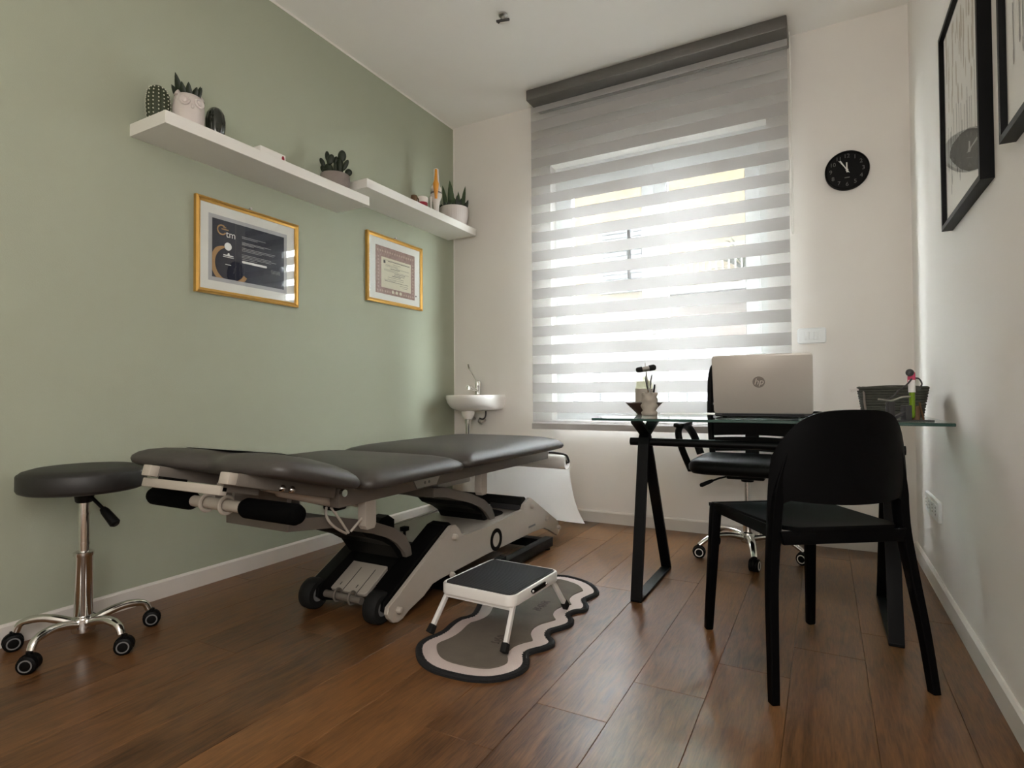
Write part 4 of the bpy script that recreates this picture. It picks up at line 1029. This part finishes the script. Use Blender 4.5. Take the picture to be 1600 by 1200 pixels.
# ------------------------------------------------------------------ rug
def rug():
    raw = [(-1.113, 2.402), (-1.045, 2.427), (-.96, 2.407), (-.90, 2.372), (-.852, 2.315), (-.837, 2.271), (-.849, 2.22), (-.855, 2.176), (-.824, 2.128), (-.818, 2.076), (-.845, 2.044), (-.85, 2.005), (-.822, 1.971), (-.812, 1.924), (-.833, 1.872), (-.85, 1.838), (-.838, 1.80), (-.812, 1.776), (-.80, 1.745), (-.812, 1.705), (-.834, 1.671), (-.842, 1.643), (-.82, 1.606), (-.806, 1.565), (-.81, 1.52), (-.832, 1.476), (-.868, 1.440), (-.923, 1.417), (-.989, 1.409), (-1.055, 1.412), (-1.118, 1.437), (-1.173, 1.486), (-1.205, 1.537), (-1.208, 1.587), (-1.198, 1.625), (-1.195, 1.666), (-1.206, 1.73), (-1.205, 1.785), (-1.184, 1.832), (-1.205, 1.899), (-1.226, 1.954), (-1.212, 1.995), (-1.205, 2.035), (-1.218, 2.10), (-1.222, 2.155), (-1.192, 2.20), (-1.205, 2.26), (-1.19, 2.335)]
    o = [(p.x, p.y) for p in spline([Vector((a, c, 0)) for a, c in raw], 4, closed=True)]
    if sum(a[0]*c[1]-c[0]*a[1] for a, c in zip(o, o[1:]+o[:1])) < 0: o = o[::-1]
    t = thing('bath_mat', 'wavy taupe and blush rug with black scalloped edge beside couch', 'rug', (-1.02, 1.92, 0))
    n = len(o); P = [Vector(p) for p in o]
    def seg_d(q):
        best = 9
        for a_, c_ in zip(P, P[1:]+P[:1]):
            v = c_-a_; u_ = max(0, min(1, (q-a_).dot(v)/max(1e-12, v.dot(v)))); best = min(best, (a_+v*u_-q).length)
        return best
    def inset(D, it):                      # inward offset; points that fold back are dropped
        sm = []
        for i in range(n):
            d = P[(i+1) % n]-P[i-1]; q = P[i]+Vector((-d.y, d.x)).normalized()*D
            if seg_d(q) > D*.985: sm.append(q)
        sm = [Vector((p.x, p.y)) for p in spline([Vector((p.x, p.y, 0)) for p in sm], 2, closed=True)]
        m_ = len(sm)
        for _ in range(it): sm = [(sm[i-1]+sm[i]*2+sm[(i+1) % m_])/4 for i in range(m_)]
        return sm
    b = MB(); b.slab(o, 0, .005); b.tube([(p.x, p.y, .0075) for p in inset(.010, 1)], .0105, 8, closed=True, flat=.7); b.build('black_edge', RUGK, t)
    b = MB(); b.slab(inset(.017, 1), .003, .0095); b.build('blush_band', RUGW, t)
    sm = inset(.068, 4)
    b = MB(); b.slab(sm, .006, .013); b.build('taupe_centre', RUGT, t)
    # scalloped stitches along the black rope
    st = MB(); d = 0
    for i in range(n):
        a, c = P[i], P[(i+1) % n]; L = (c-a).length; q = Vector((-(c-a).y, (c-a).x)).normalized()
        while d < L:
            p = a+(c-a)*(d/L)+q*.019; st.ball((p.x, p.y, .0085), (.0048, .0048, .003), 6, 4); d += .0105
        d -= L
    st.build('scallop_stitches', RUGK, t, kind='stuff')
    # faded script strokes
    sc = MB(); rn = random.Random(5)
    for k in range(9):
        y = 1.98+.012*k; sc.tube([(-1.0+.008*q+rn.uniform(-.004, .004), y+rn.uniform(-.006, .006), .0132) for q in range(5)], .0035, 5, flat=.3)
    for k in range(5):
        y = 1.66+.014*k; sc.tube([(-.99+.008*q+rn.uniform(-.005, .005), y+rn.uniform(-.006, .006), .0140) for q in range(5)], .004, 5, flat=.3)
    sc.build('faded_script', RUGD, t, kind='stuff')
rug()

# ------------------------------------------------------------------ step stool
def step():
    c = Vector((-1.043, 1.822, .0065)); rz = math.radians(-2.5)
    t = thing('step_stool', 'low white metal step stool with ribbed black tread on the rug', 'stool', c, rz)
    hx, hy, zt = .152, .172, .172
    b = MB(); o = rrect(-hx, hx, -hy, hy, .035, 6); b.loft(o, [(.006, zt-.036), (0, zt-.034), (0, zt-.004), (.003, zt), (.008, zt+.001), (.012, zt-.002)]); b.build('top_tray', WMET, t, local=True)
    b = MB(); b.loft(rrect(-hx+.011, hx-.011, -hy+.011, hy-.011, .026, 6), [(0, zt-.004), (0, zt+.001), (.001, zt+.0015)]); mt = b.build('tread_mat', RIBB, t, local=True)
    b = MB(); n = 42
    for k in range(n):
        y = -hy+.02+(2*hy-.04)*k/(n-1); b.box(-hx+.02, hx-.02, y-.0021, y+.0021, zt+.0012, zt+.0034)
    b.build('tread_ribs', RIBB, mt, smooth=False, local=True, kind='stuff')
    b = MB(); b.prism([(-.045, zt-.024), (.045, zt-.024), (.055, zt-.014), (.045, zt-.008), (-.045, zt-.008), (-.055, zt-.014)], 'x', hx-.001, hx+.006); hd = b.build('carry_handle', BLACK, t, smooth=False, local=True)
    b = MB()
    for y in (-.048, .048): b.ball((hx+.006, y, zt-.015), .005, 8, 6)
    b.build('handle_rivets', CHROME, hd, local=True)
    for sx in (-1, 1):
        for sy in (-1, 1):
            top = Vector((sx*(hx-.018), sy*(hy-.035), zt-.03)); bot = Vector((sx*(hx-.004), sy*.212, .036)); d = (bot-top).normalized()
            b = MB(); b.bar(top, bot, .018, .014, up=(1, 0, 0), bev=.003); lg = b.build('leg', WMET, t, local=True)
            b = MB(); b.bar(bot-d*.004, bot+d*.026, .024, .020, up=(1, 0, 0), bev=.003, taper=1.1); b.build('rubber_foot', RUBBER, lg, local=True)
    for sy in (-1, 1):
        b = MB(); b.bar(Vector((-hx+.02, sy*.155, .128)), Vector((hx-.02, sy*.155, .128)), .010, .010); b.build('stretcher', WMET, t, local=True)
step()

# ------------------------------------------------------------------ glass desk
def desk():
    t = thing('glass_desk', 'desk with clear glass top on black A-frame trestles', 'desk', (-.235, 2.53, 0))
    b = MB(); b.box(-.812, .345, 2.142, 2.93, .735, .745, bev=.0015, seg=1); b.bm.faces.ensure_lookup_table()
    for f in b.bm.faces:
        c = f.calc_center_median(); f.material_index = 0 if abs(f.normal.z) > .9 else 1
    b.build('glass_top', [DGLASS, GEDGE], t, smooth=False)
    for x, nm in ((-.678, 0), (.197, 1)):
        w_ = .045; th = .014
        def strip(pts, name):
            b = MB()
            for p, q in zip(pts, pts[1:]): pass
            V = []; n = len(pts)
            for i, p in enumerate(pts):
                d = Vector(pts[min(i+1, n-1)])-Vector(pts[max(i-1, 0)]); d.normalize(); q = Vector((-d.y, d.x))
                V.append((Vector(p)+q*th/2, Vector(p)-q*th/2))
            poly = [tuple(a) for a, _ in V]+[tuple(c) for _, c in V[::-1]]
            b.prism(poly, 'x', x-w_/2, x+w_/2); return b.build(name, BLACKM, t, smooth=False)
        strip([(2.277, .006), (2.405, .625), (2.418, .66), (2.60, .727)][:2]+[(2.415, .65), (2.440, .672), (2.605, .728)], 'front_leg')
        strip([(2.778, .006), (2.458, .625), (2.446, .65), (2.425, .672), (2.300, .728)], 'back_leg')
        b = MB(); b.box(x-w_/2, x+w_/2, 2.27, 2.785, 0, .012, bev=.002); b.build('foot_bar', BLACKM, t, smooth=False)
        for y in (2.302, 2.600):
            b = MB(); b.lathe([(.014, .729), (.014, .7352)], (x, y, 0), 18); b.build('glass_pad', CHROME, t)
    b = MB(); b.cyl((-.742, 2.431, .634), (.248, 2.431, .634), .0165, seg=20); b.build('cross_tube', BLACKM, t)
desk()

# ------------------------------------------------------------------ visitor chair
def visitor():
    t = thing('visitor_chair', 'matt black moulded plastic chair with rounded back in front of desk', 'chair', (-.0765, 2.045, 0), math.radians(34.5))
    # seat: gently dished plate with apron
    b = MB()
    def hw(y): return .188-.016*(1-(y+.225)/.468)-.03*max(0, (-.17-y)/.055)**2
    def top(u, v):
        y = -.225+.468*v; x = (2*u-1)*hw(y); k = 2*u-1
        z = .462-.016*(1-k*k)*math.sin(pi*min(1, v*1.05))-.012*max(0, v-.82)/.18
        if v < .2: z += .004*(1-v/.2)
        return (x, y, z)
    b.grid(top, 14, 14, .012); b.build('seat', CHAIRB, t, local=True)
    b = MB()
    for s_ in (-1, 1): b.prism([(-.185, .455), (.212, .455), (.205, .422), (-.10, .420), (-.182, .410)], 'x', s_*.176-.007, s_*.176+.007, bev=.002)
    b.prism([(-.185, .455), (.185, .455), (.18, .425), (-.18, .425)], 'y', .212, .228, bev=.002); b.prism([(-.19, .452), (.19, .452), (.18, .415), (-.18, .415)], 'y', -.215, -.200, bev=.002)
    b.build('apron', CHAIRB, t, local=True)
    # front legs
    for s_ in (-1, 1):
        b = MB(); b.bar((s_*.176, .212, .452), (s_*.193, .246, 0), .036, .032, up=(0, 1, 0), bev=.006, taper=.78); b.build('leg', CHAIRB, t, local=True)
    # rear legs sweep up into the back rim
    def ysec(x): return -.268+.082*(abs(x)/.2)**2.2
    for s_ in (-1, 1):
        pts = spline([(s_*.236, -.246, .0), (s_*.226, -.226, .16), (s_*.212, -.202, .32), (s_*.198, -.190, .44), (s_*.190, -.189, .53), (s_*.180, -.200, .60), (s_*.165, -.218, .68)], 4)
        b = MB(); n = len(pts); prev = None
        for i in range(n-1):
            pass
        P = pts; ringv = []
        for i, p in enumerate(P):
            u_ = i/(n-1); tp = max(0, (u_-.70)/.30); wx = (.023+.010*min(1, u_*1.3))*(1-.6*tp**1.5); wy = (.026+.014*min(1, u_*1.4))*(1-.72*tp)
            ring = [b.bm.verts.new((p.x+sx*wx/2, p.y+sy*wy/2, p.z)) for sx, sy in ((-1, -.8), (-.8, -1), (.8, -1), (1, -.8), (1, .8), (.8, 1), (-.8, 1), (-1, .8))]
            ringv.append(ring)
        for A, B in zip(ringv, ringv[1:]):
            for k in range(8): b.bm.faces.new((A[k], A[(k+1) % 8], B[(k+1) % 8], B[k]))
        b.bm.faces.new(ringv[0][::-1]); b.bm.faces.new(ringv[-1]); b.build('leg', CHAIRB, t, local=True)
    # curved back shell
    b = MB()
    z0_, z1_ = .532, .792
    def shell(u, v):
        k = 2*u-1
        # v from bottom edge to top edge; width narrows with a round top
        a = abs(k)
        zb = z0_+.012*a**2-.115*max(0, (a-.80)/.20)**2; zt = z1_-.118*a**4.6-.014*a*a
        z = zb+(zt-zb)*v
        x = k*(.200+.014*math.sin(pi*min(1, .15+v*.75)))
        y = -.262+.076*a**2.2-.05*(z-.5)
        return (x, y, z)
    b.grid(shell, 28, 14, .013); b.build('backrest', CHAIRB, t, local=True)
visitor()

# ------------------------------------------------------------------ office chair
def office():
    c = Vector((-.354, 3.168, 0)); t = thing('office_chair', 'black office swivel chair with armrests and chrome base behind desk', 'chair', c)
    b = MB(); b.loft(rrect(-.262, .262, -.235, .235, .09, 8), [(.05, .432), (.015, .438), (0, .455), (0, .478), (.012, .498), (.04, .510), (.09, .516)]); b.build('seat_cushion', LEATH3, t, angle=1.2, local=True)
    b = MB(); b.box(-.09, .09, -.10, .12, .405, .433, bev=.008); b.lathe([(.034, .406), (.030, .385)], (0, 0, 0), 20); b.build('tilt_mechanism', BLACK, t, local=True)
    b = MB(); b.tube([(-.05, -.02, .42), (-.13, -.05, .400), (-.165, -.06, .385)], .005, 8); b.tube([(-.16, -.058, .388), (-.175, -.063, .381), (-.215, -.078, .362), (-.222, -.08, .359)], [.007, .010, .011, .006], 10); b.build('height_lever', BLACK, t, local=True)
    b = MB(); b.lathe([(.016, .39), (.016, .22)], (0, 0, 0), 18); b.build('gas_piston', CHROME, t, local=True)
    b = MB(); b.lathe([(.025, .235), (.026, .13), (.034, .125), (.040, .10), (.034, .075), (.02, .07)], (0, 0, 0), 22); b.build('base_hub', CHROME, t, local=True)
    for q in range(5):
        a = math.radians(-78+72*q); d = Vector((math.cos(a), math.sin(a), 0)); L = .255
        b = MB(); b.tube(spline([d*.025+Vector((0, 0, .10)), d*.10+Vector((0, 0, .115)), d*.19+Vector((0, 0, .105)), d*L+Vector((0, 0, .064))], 5), [.022, .021, .021, .020, .020, .019, .019, .018, .018, .018, .017, .017, .016, .016, .015, .014], 14, flat=.75); lg = b.build('leg', CHROME, t, local=True)
        b = MB(); caster(b, d*L, a+1.2, .030); b.build('castor', [BLACK, WMET], lg, local=True)
    # armrests
    for s_ in (-1, 1):
        x = s_*.262
        b = MB(); b.tube(spline([(x, -.10, .44), (x+s_*.035, -.14, .55), (x+s_*.05, -.155, .625), (x+s_*.05, -.13, .660), (x+s_*.05, -.04, .668), (x+s_*.05, .08, .655), (x+s_*.035, .17, .60), (x, .17, .50)], 6), .021, 12, flat=.75); ar = b.build('armrest', BLACK, t, local=True)
        b = MB(); b.loft(rrect(x+s_*.05-.028, x+s_*.05+.028, -.165, .09, .02, 5), [(.006, .664), (0, .670), (.002, .684), (.012, .688)]); b.build('arm_pad', BLACK, ar, local=True)
    # slatted backrest
    def yb(x): return .225-.035*(1-(x/.22)**2)*-1-.03
    fr = MB()
    for s_ in (-1, 1): fr.tube(spline([(s_*.195, .175, .46), (s_*.21, .205, .60), (s_*.215, .215, .80), (s_*.20, .222, .98), (s_*.12, .227, 1.02), (0, .229, 1.025)], 5), .017, 10)
    fr.build('back_frame', BLACK, t, local=True)
    for z0_, z1_ in ((.515, .592), (.603, .684), (.697, .775), (.787, .865), (.877, .955)):
        b = MB()
        b.grid(lambda u, v: (-.205+.41*u, .204+.022*math.sin(pi*u)+.03*((z0_+z1_)/2-.5)*.5, z0_+(z1_-z0_)*v+.006*math.sin(pi*u)), 12, 2, .012); b.build('back_slat', BLACK, t, local=True)
    b = MB(); b.bar((0, .10, .42), (0, .225, .44), .07, .02, bev=.004); b.bar((0, .232, .43), (0, .242, .62), .07, .018, bev=.004); b.build('back_bracket', BLACK, t, local=True)
office()

# ------------------------------------------------------------------ laptop
ZG = .745
def laptop():
    c = Vector((-.213, 2.405, ZG)); t = thing('laptop', 'open silver laptop on the glass desk, seen from behind', 'laptop', c, math.radians(1.0))
    hw = .176
    b = MB(); b.loft(rrect(-hw, hw, .004, .236, .012, 4), [(.004, .003), (0, .006), (0, .014), (.002, .016)]); b.build('keyboard_base', LAPD, t, local=True)
    b = MB()
    for x in (-.14, .14):
        for y in (.03, .2): b.lathe([(.008, 0), (.008, .004)], (x, y, 0), 10)
    b.build('rubber_feet', RUBBER, t, local=True)
    b = MB(); b.cyl((-hw+.03, .004, .014), (hw-.03, .004, .014), .006, seg=12); b.build('hinge', LAPD, t, local=True)
    tilt = math.radians(13); m = Matrix.Translation((0, .002, .016)) @ Matrix.Rotation(pi/2+tilt, 4, 'X')
    b = MB(); b.loft(rrect(-hw, hw, 0, .232, .012, 5), [(.002, -.003), (0, -.001), (0, .003), (.003, .005)], m=m); ld = b.build('screen_lid', LAPT, t, local=True)
    b = MB(); b.box(-hw+.008, hw-.008, .012, .222, -.0045, -.0028, m=m); b.build('display', BLACK, ld, smooth=False, local=True)
    lm = m @ Matrix.Translation((-.008, .122, .0052)) @ Matrix.Rotation(pi, 4, 'Y') @ Matrix.Scale(1, 4)
    # disc logo on the outside of the lid (faces the camera)
    outm = m @ Matrix.Translation((-.008, .125, .005))
    b = MB(); b.lathe([(.022, 0), (.022, .0004)], (0, 0, 0), 36, m=None); b.bm.transform(outm); b.build('logo_disc', LOGO, ld, local=True)
    b = MB(); text_bm(b, 'hp', .034, outm @ Matrix.Translation((0, .001, .0007)), shear=.25); b.build('logo_letters', LAPT, ld, smooth=False, local=True)
laptop()

# ------------------------------------------------------------------ small things on the desk
def desk_items():
    # folded eyeglasses right of the laptop
    c = Vector((.005, 2.46, ZG)); t = thing('eyeglasses', 'folded black eyeglasses on the glass desk beside laptop', 'eyeglasses', c)
    for s_ in (-1, 1):
        b = MB(); b.tube([c+Vector((s_*.034+.024*math.cos(a), -.02,   .012+.010*math.sin(a))) for a in [2*pi*k/20 for k in range(20)]], .003, 8, closed=True); b.build('rim', BLACK, t)
        b = MB(); b.tube([c+Vector((s_*.060, -.018, .016)), c+Vector((s_*.058, .0, .015)), c+Vector((s_*.02, .012, .020)), c+Vector((-s_*.05, .016, .008))], .003, 8); b.build('temple', BLACK, t)
    b = MB(); b.tube(bez(c+Vector((-.012, -.02, .015)), c+Vector((-.005, -.022, .020)), c+Vector((.005, -.022, .020)), c+Vector((.012, -.02, .015)), 6), .0025, 8); b.build('bridge', BLACK, t)
    # bowl
    c = Vector((-.729, 2.600, ZG)); t = thing('conical_bowl', 'brown conical bowl on the glass desk behind the pen cup', 'bowl', c)
    MB().lathe([(.030, 0), (.033, .004), (.080, .050), (.084, .054), (.080, .055), (.076, .050), (.030, .010), (.001, .008)], c, 40).build('bowl_body', BOWLB, t)
    # glass bottle
    c = Vector((-.7675, 2.742, ZG)); t = thing('glass_bottle', 'clear glass dispenser bottle with beige label behind the brown bowl', 'bottle', c)
    MB().lathe([(.038, 0), (.042, .006), (.042, .125), (.038, .15), (.026, .166), (.015, .172), (.015, .178), (.013, .178), (.024, .162), (.036, .146), (.0395, .12), (.0395, .01), (.001, .006)], c, 36).build('bottle_shell', BOTTLE, t)
    MB().lathe([(.0424, .02), (.0427, .02), (.0427, .118), (.0424, .118)], c, 36, closed=True).build('paper_label', BEIGE2, t)
    # crumpled cup
    c = Vector((-.672, 2.482, ZG)); t = thing('crumpled_cup', 'beige crumpled paper-look ceramic pen cup on the glass desk', 'cup', c)
    rn = random.Random(4); seg = 40
    ph = [(rn.uniform(0, 6.28), rn.choice([2, 3, 5]), rn.uniform(.05, .12)) for _ in range(13)]
    prof = [(.031, 0), (.033, .004), (.034, .012), (.030, .022), (.033, .033), (.035, .043), (.030, .053), (.033, .062), (.034, .071), (.030, .080), (.033, .090), (.033, .098), (.0305, .100), (.028, .098), (.026, .05), (.024, .008), (.001, .006)]
    def md(a, i):
        if i > 12: return 1.0
        p0, k_, am = ph[i % 13]; return 1+am*math.sin(k_*a+p0)
    MB().lathe(prof, c, seg, mod=md).build('cup_body', STONE, t, angle=1.3)
    s3 = Vector((.8776, .4793, 0)); f3 = Vector((-.4793, .8776, 0)); up = Vector((0, 0, 1))
    def P(a, d, h): return c+s3*a+f3*d+up*h
    # reflex hammer
    t = thing('reflex_hammer', 'reflex hammer with black double rubber head standing in the cup', 'hammer', P(.0, 0, .008))
    b = MB(); b.tube([P(.008, .0, .010), P(-.014, .004, .205)], .003, 8); b.build('handle', STEEL, t)
    b = MB(); b.tube([P(-.055, .004, .197), P(-.050, .004, .198), P(-.030, .004, .201)], [.008, .012, .013], 16); b.build('rubber_head', RUBBER, t)
    b = MB(); b.tube([P(.0, .004, .206), P(.024, .004, .210), P(.030, .004, .211)], [.013, .013, .008], 16); b.build('rubber_head', RUBBER, t)
    b = MB(); b.tube([P(-.031, .004, .201), P(.002, .004, .206)], .012, 16); b.tube([P(-.015, .004, .21), P(-.0155, .004, .228)], .0025, 8); b.build('head_socket', STEEL, t)
    # two slim tools and a pen
    t = thing('nail_file', 'grey blade-tipped stick leaning left in the pen cup', 'stick', P(-.006, -.008, .012))
    b = MB(); b.tube([P(-.004, -.010, .012), P(-.008, -.010, .11)], .0025, 8); b.build('stem', BROWN, t)
    b = MB(); b.tube([P(-.008, -.010, .11), P(-.012, -.010, .125), P(-.018, -.010, .155), P(-.018, -.010, .172)], [.004, .007, .006, .002], 10, flat=.4); b.build('blade', DGREY, t)
    t = thing('wooden_spatula', 'tall grey flat spatula standing upright in the pen cup', 'spatula', P(.010, .006, .012))
    b = MB(); b.tube([P(.002, .008, .012), P(.004, .008, .11), P(.009, .008, .15), P(.014, .008, .175), P(.016, .008, .180)], [.004, .004, .007, .006, .002], 10, flat=.4); b.build('spatula_blade', GREYP, t)
    t = thing('pen', 'short dark pen leaning right in the pen cup', 'pen', P(.014, -.006, .012))
    b = MB(); b.tube([P(.004, -.006, .012), P(.020, -.006, .118)], .0042, 10); b.build('barrel', BLACK, t)
    b = MB(); b.tube([P(.020, -.006, .118), P(.0225, -.006, .135)], [.0045, .003], 10); b.build('cap', BLACK, t)
    # papers lying on the glass
    o = MB().box(-.17, .17, -.11, .11, 0, .0012, m=Matrix.Translation((-.52, 2.75, ZG)) @ Matrix.Rotation(.25, 4, 'Z')).build('paper_sheet', PAPER, smooth=False); tag(settle(o), 'loose white paper sheet lying on the glass desk', 'paper')
    # woven tray basket
    c = Vector((.235, 2.74, ZG)); t = thing('woven_basket', 'low dark woven fibre basket on the right of glass desk', 'basket', c)
    b = MB()
    for k in range(11):
        z = .006+.0105*k; e = k/10; hx, hy = .095+.016*e, .075+.012*e
        rn2 = random.Random(k)
        b.tube([(c.x+p[0], c.y+p[1], ZG+z+rn2.uniform(-.001, .001)) for p in rrect(-hx, hx, -hy, hy, .02, 3)], .0062, 8, closed=True)
    b.build('woven_coils', BASK, t, kind='stuff')
    b = MB(); b.box(c.x-.09, c.x+.09, c.y-.07, c.y+.07, ZG, ZG+.006); b.build('basket_base', BASK, t, smooth=False)
    b = MB()
    for k in range(9):
        a = c+Vector((-.105, -.06+.004*k, .100+.001*(k % 3))); b.tube([a, a+Vector((-.016, -.004, .004+.002*(k % 4))), a+Vector((-.034-.002*(k % 3), -.012+.003*k, -.004+.003*(k % 5)))], .0017, 5)
    b.build('tied_fringe', BONE, t, kind='stuff')
    b = MB(); b.tube(spline([c+Vector((-.10, -.078, .11)), c+Vector((-.098, -.09, .085)), c+Vector((-.096, -.085, .05)), c+Vector((-.092, -.082, .02))], 5), .004, 8); b.build('tie_knot', CLAY, t)
    # folded dark papers lying in the basket
    for k, (lab) in enumerate(('dark folded leaflet on top of the woven basket', 'dark folded leaflet under the top one in woven basket')):
        o = MB(); o.grid(lambda u, v: (c.x-.085+.17*u-.01*k, c.y-.06+.12*v, ZG+.118+.008*math.sin(3*u+k)*.5-.012*k), 8, 2, .003); tag(settle(o.build('leaflet', BASK, smooth=False)), lab, 'leaflet', 'leaflets in the woven basket')
    # metal figurine with test tube
    c = Vector((.247, 2.262, ZG)); t = thing('metal_figurine', 'metal nut and bolt figurine with test tube body on dark plate', 'figurine', c)
    def Q(a, d, h): return c+s3*a+f3*d+up*h
    b = MB(); b.box(-.075, .055, -.030, .030, 0, .004, bev=.001, m=Matrix.Translation(c) @ Matrix.Rotation(math.radians(28.6), 4, 'Z')); b.build('base_plate', DGREY, t)
    b = MB(); b.box(-.078, -.058, -.01, .01, .004, .064, bev=.002, m=Matrix.Translation(c) @ Matrix.Rotation(math.radians(28.6), 4, 'Z')); b.build('square_post', DGREY, t)
    b = MB(); b.box(-.026, -.006, -.014, .014, .004, .052, bev=.002, m=Matrix.Translation(c) @ Matrix.Rotation(math.radians(28.6), 4, 'Z')); b.bar(Q(-.055, 0, .012), Q(-.02, 0, .028), .016, .008); b.build('seat_block', DGREY, t)
    b = MB(); b.lathe([(.001, 0), (.007, .002), (.0095, .010), (.0095, .125), (.0085, .125), (.0085, .01), (.001, .006)], Q(.004, 0, .006), 20); b.build('test_tube', BOTTLE, t)
    b = MB(); b.lathe([(.001, .003), (.006, .006), (.0082, .012), (.0082, .090), (.001, .090)], Q(.004, 0, .006), 18); b.build('green_liquid', LIQ, t)
    b = MB(); b.lathe([(.0097, .088), (.010, .088), (.010, .128), (.0097, .128)], Q(.004, 0, .006), 20, closed=True); b.build('white_label', PAPER, t)
    b = MB(); b.lathe([(.0105, .118), (.0115, .125), (.0105, .152), (.004, .158)], Q(.006, .004, .006), 16); b.build('pink_scarf', PINK, t)
    b = MB(); b.ball(Q(-.006, -.006, .158), (.012, .012, .012), 16, 12); b.lathe([(.006, 0), (.007, .004), (.003, .010)], Q(-.016, -.010, .152), 10, axis='x'); b.build('head', DGREY, t)
    b = MB(); b.tube(spline([Q(0, -.006, .138), Q(-.016, -.010, .122), Q(-.034, -.012, .108), Q(-.050, -.012, .098), Q(-.064, -.012, .082), Q(-.085, -.012, .072)], 5), .0026, 8); b.build('left_arm', DGREY, t)
    b = MB(); b.tube(spline([Q(.012, .0, .140), Q(.026, -.002, .138), Q(.034, -.004, .122), Q(.024, -.008, .108), Q(.010, -.012, .102)], 5), .0026, 8); b.build('right_arm', DGREY, t)
    b = MB(); b.tube(spline([Q(-.115, -.013, .072), Q(-.10, -.013, .070), Q(-.07, -.013, .068), Q(-.04, -.014, .078), Q(-.012, -.014, .080)], 5), .003, 8); b.build('flute_rod', STEEL, t)
    b = MB(); b.bar(Q(.024, -.006, .060), Q(.036, -.006, .004), .004, .004); b.build('leg_rod', BROWN, t)
    b = MB(); b.lathe([(.012, .004), (.013, .01), (.012, .048), (.009, .050)], Q(.020, .008, 0), 14); b.build('brown_cup', BROWN, t)
desk_items()
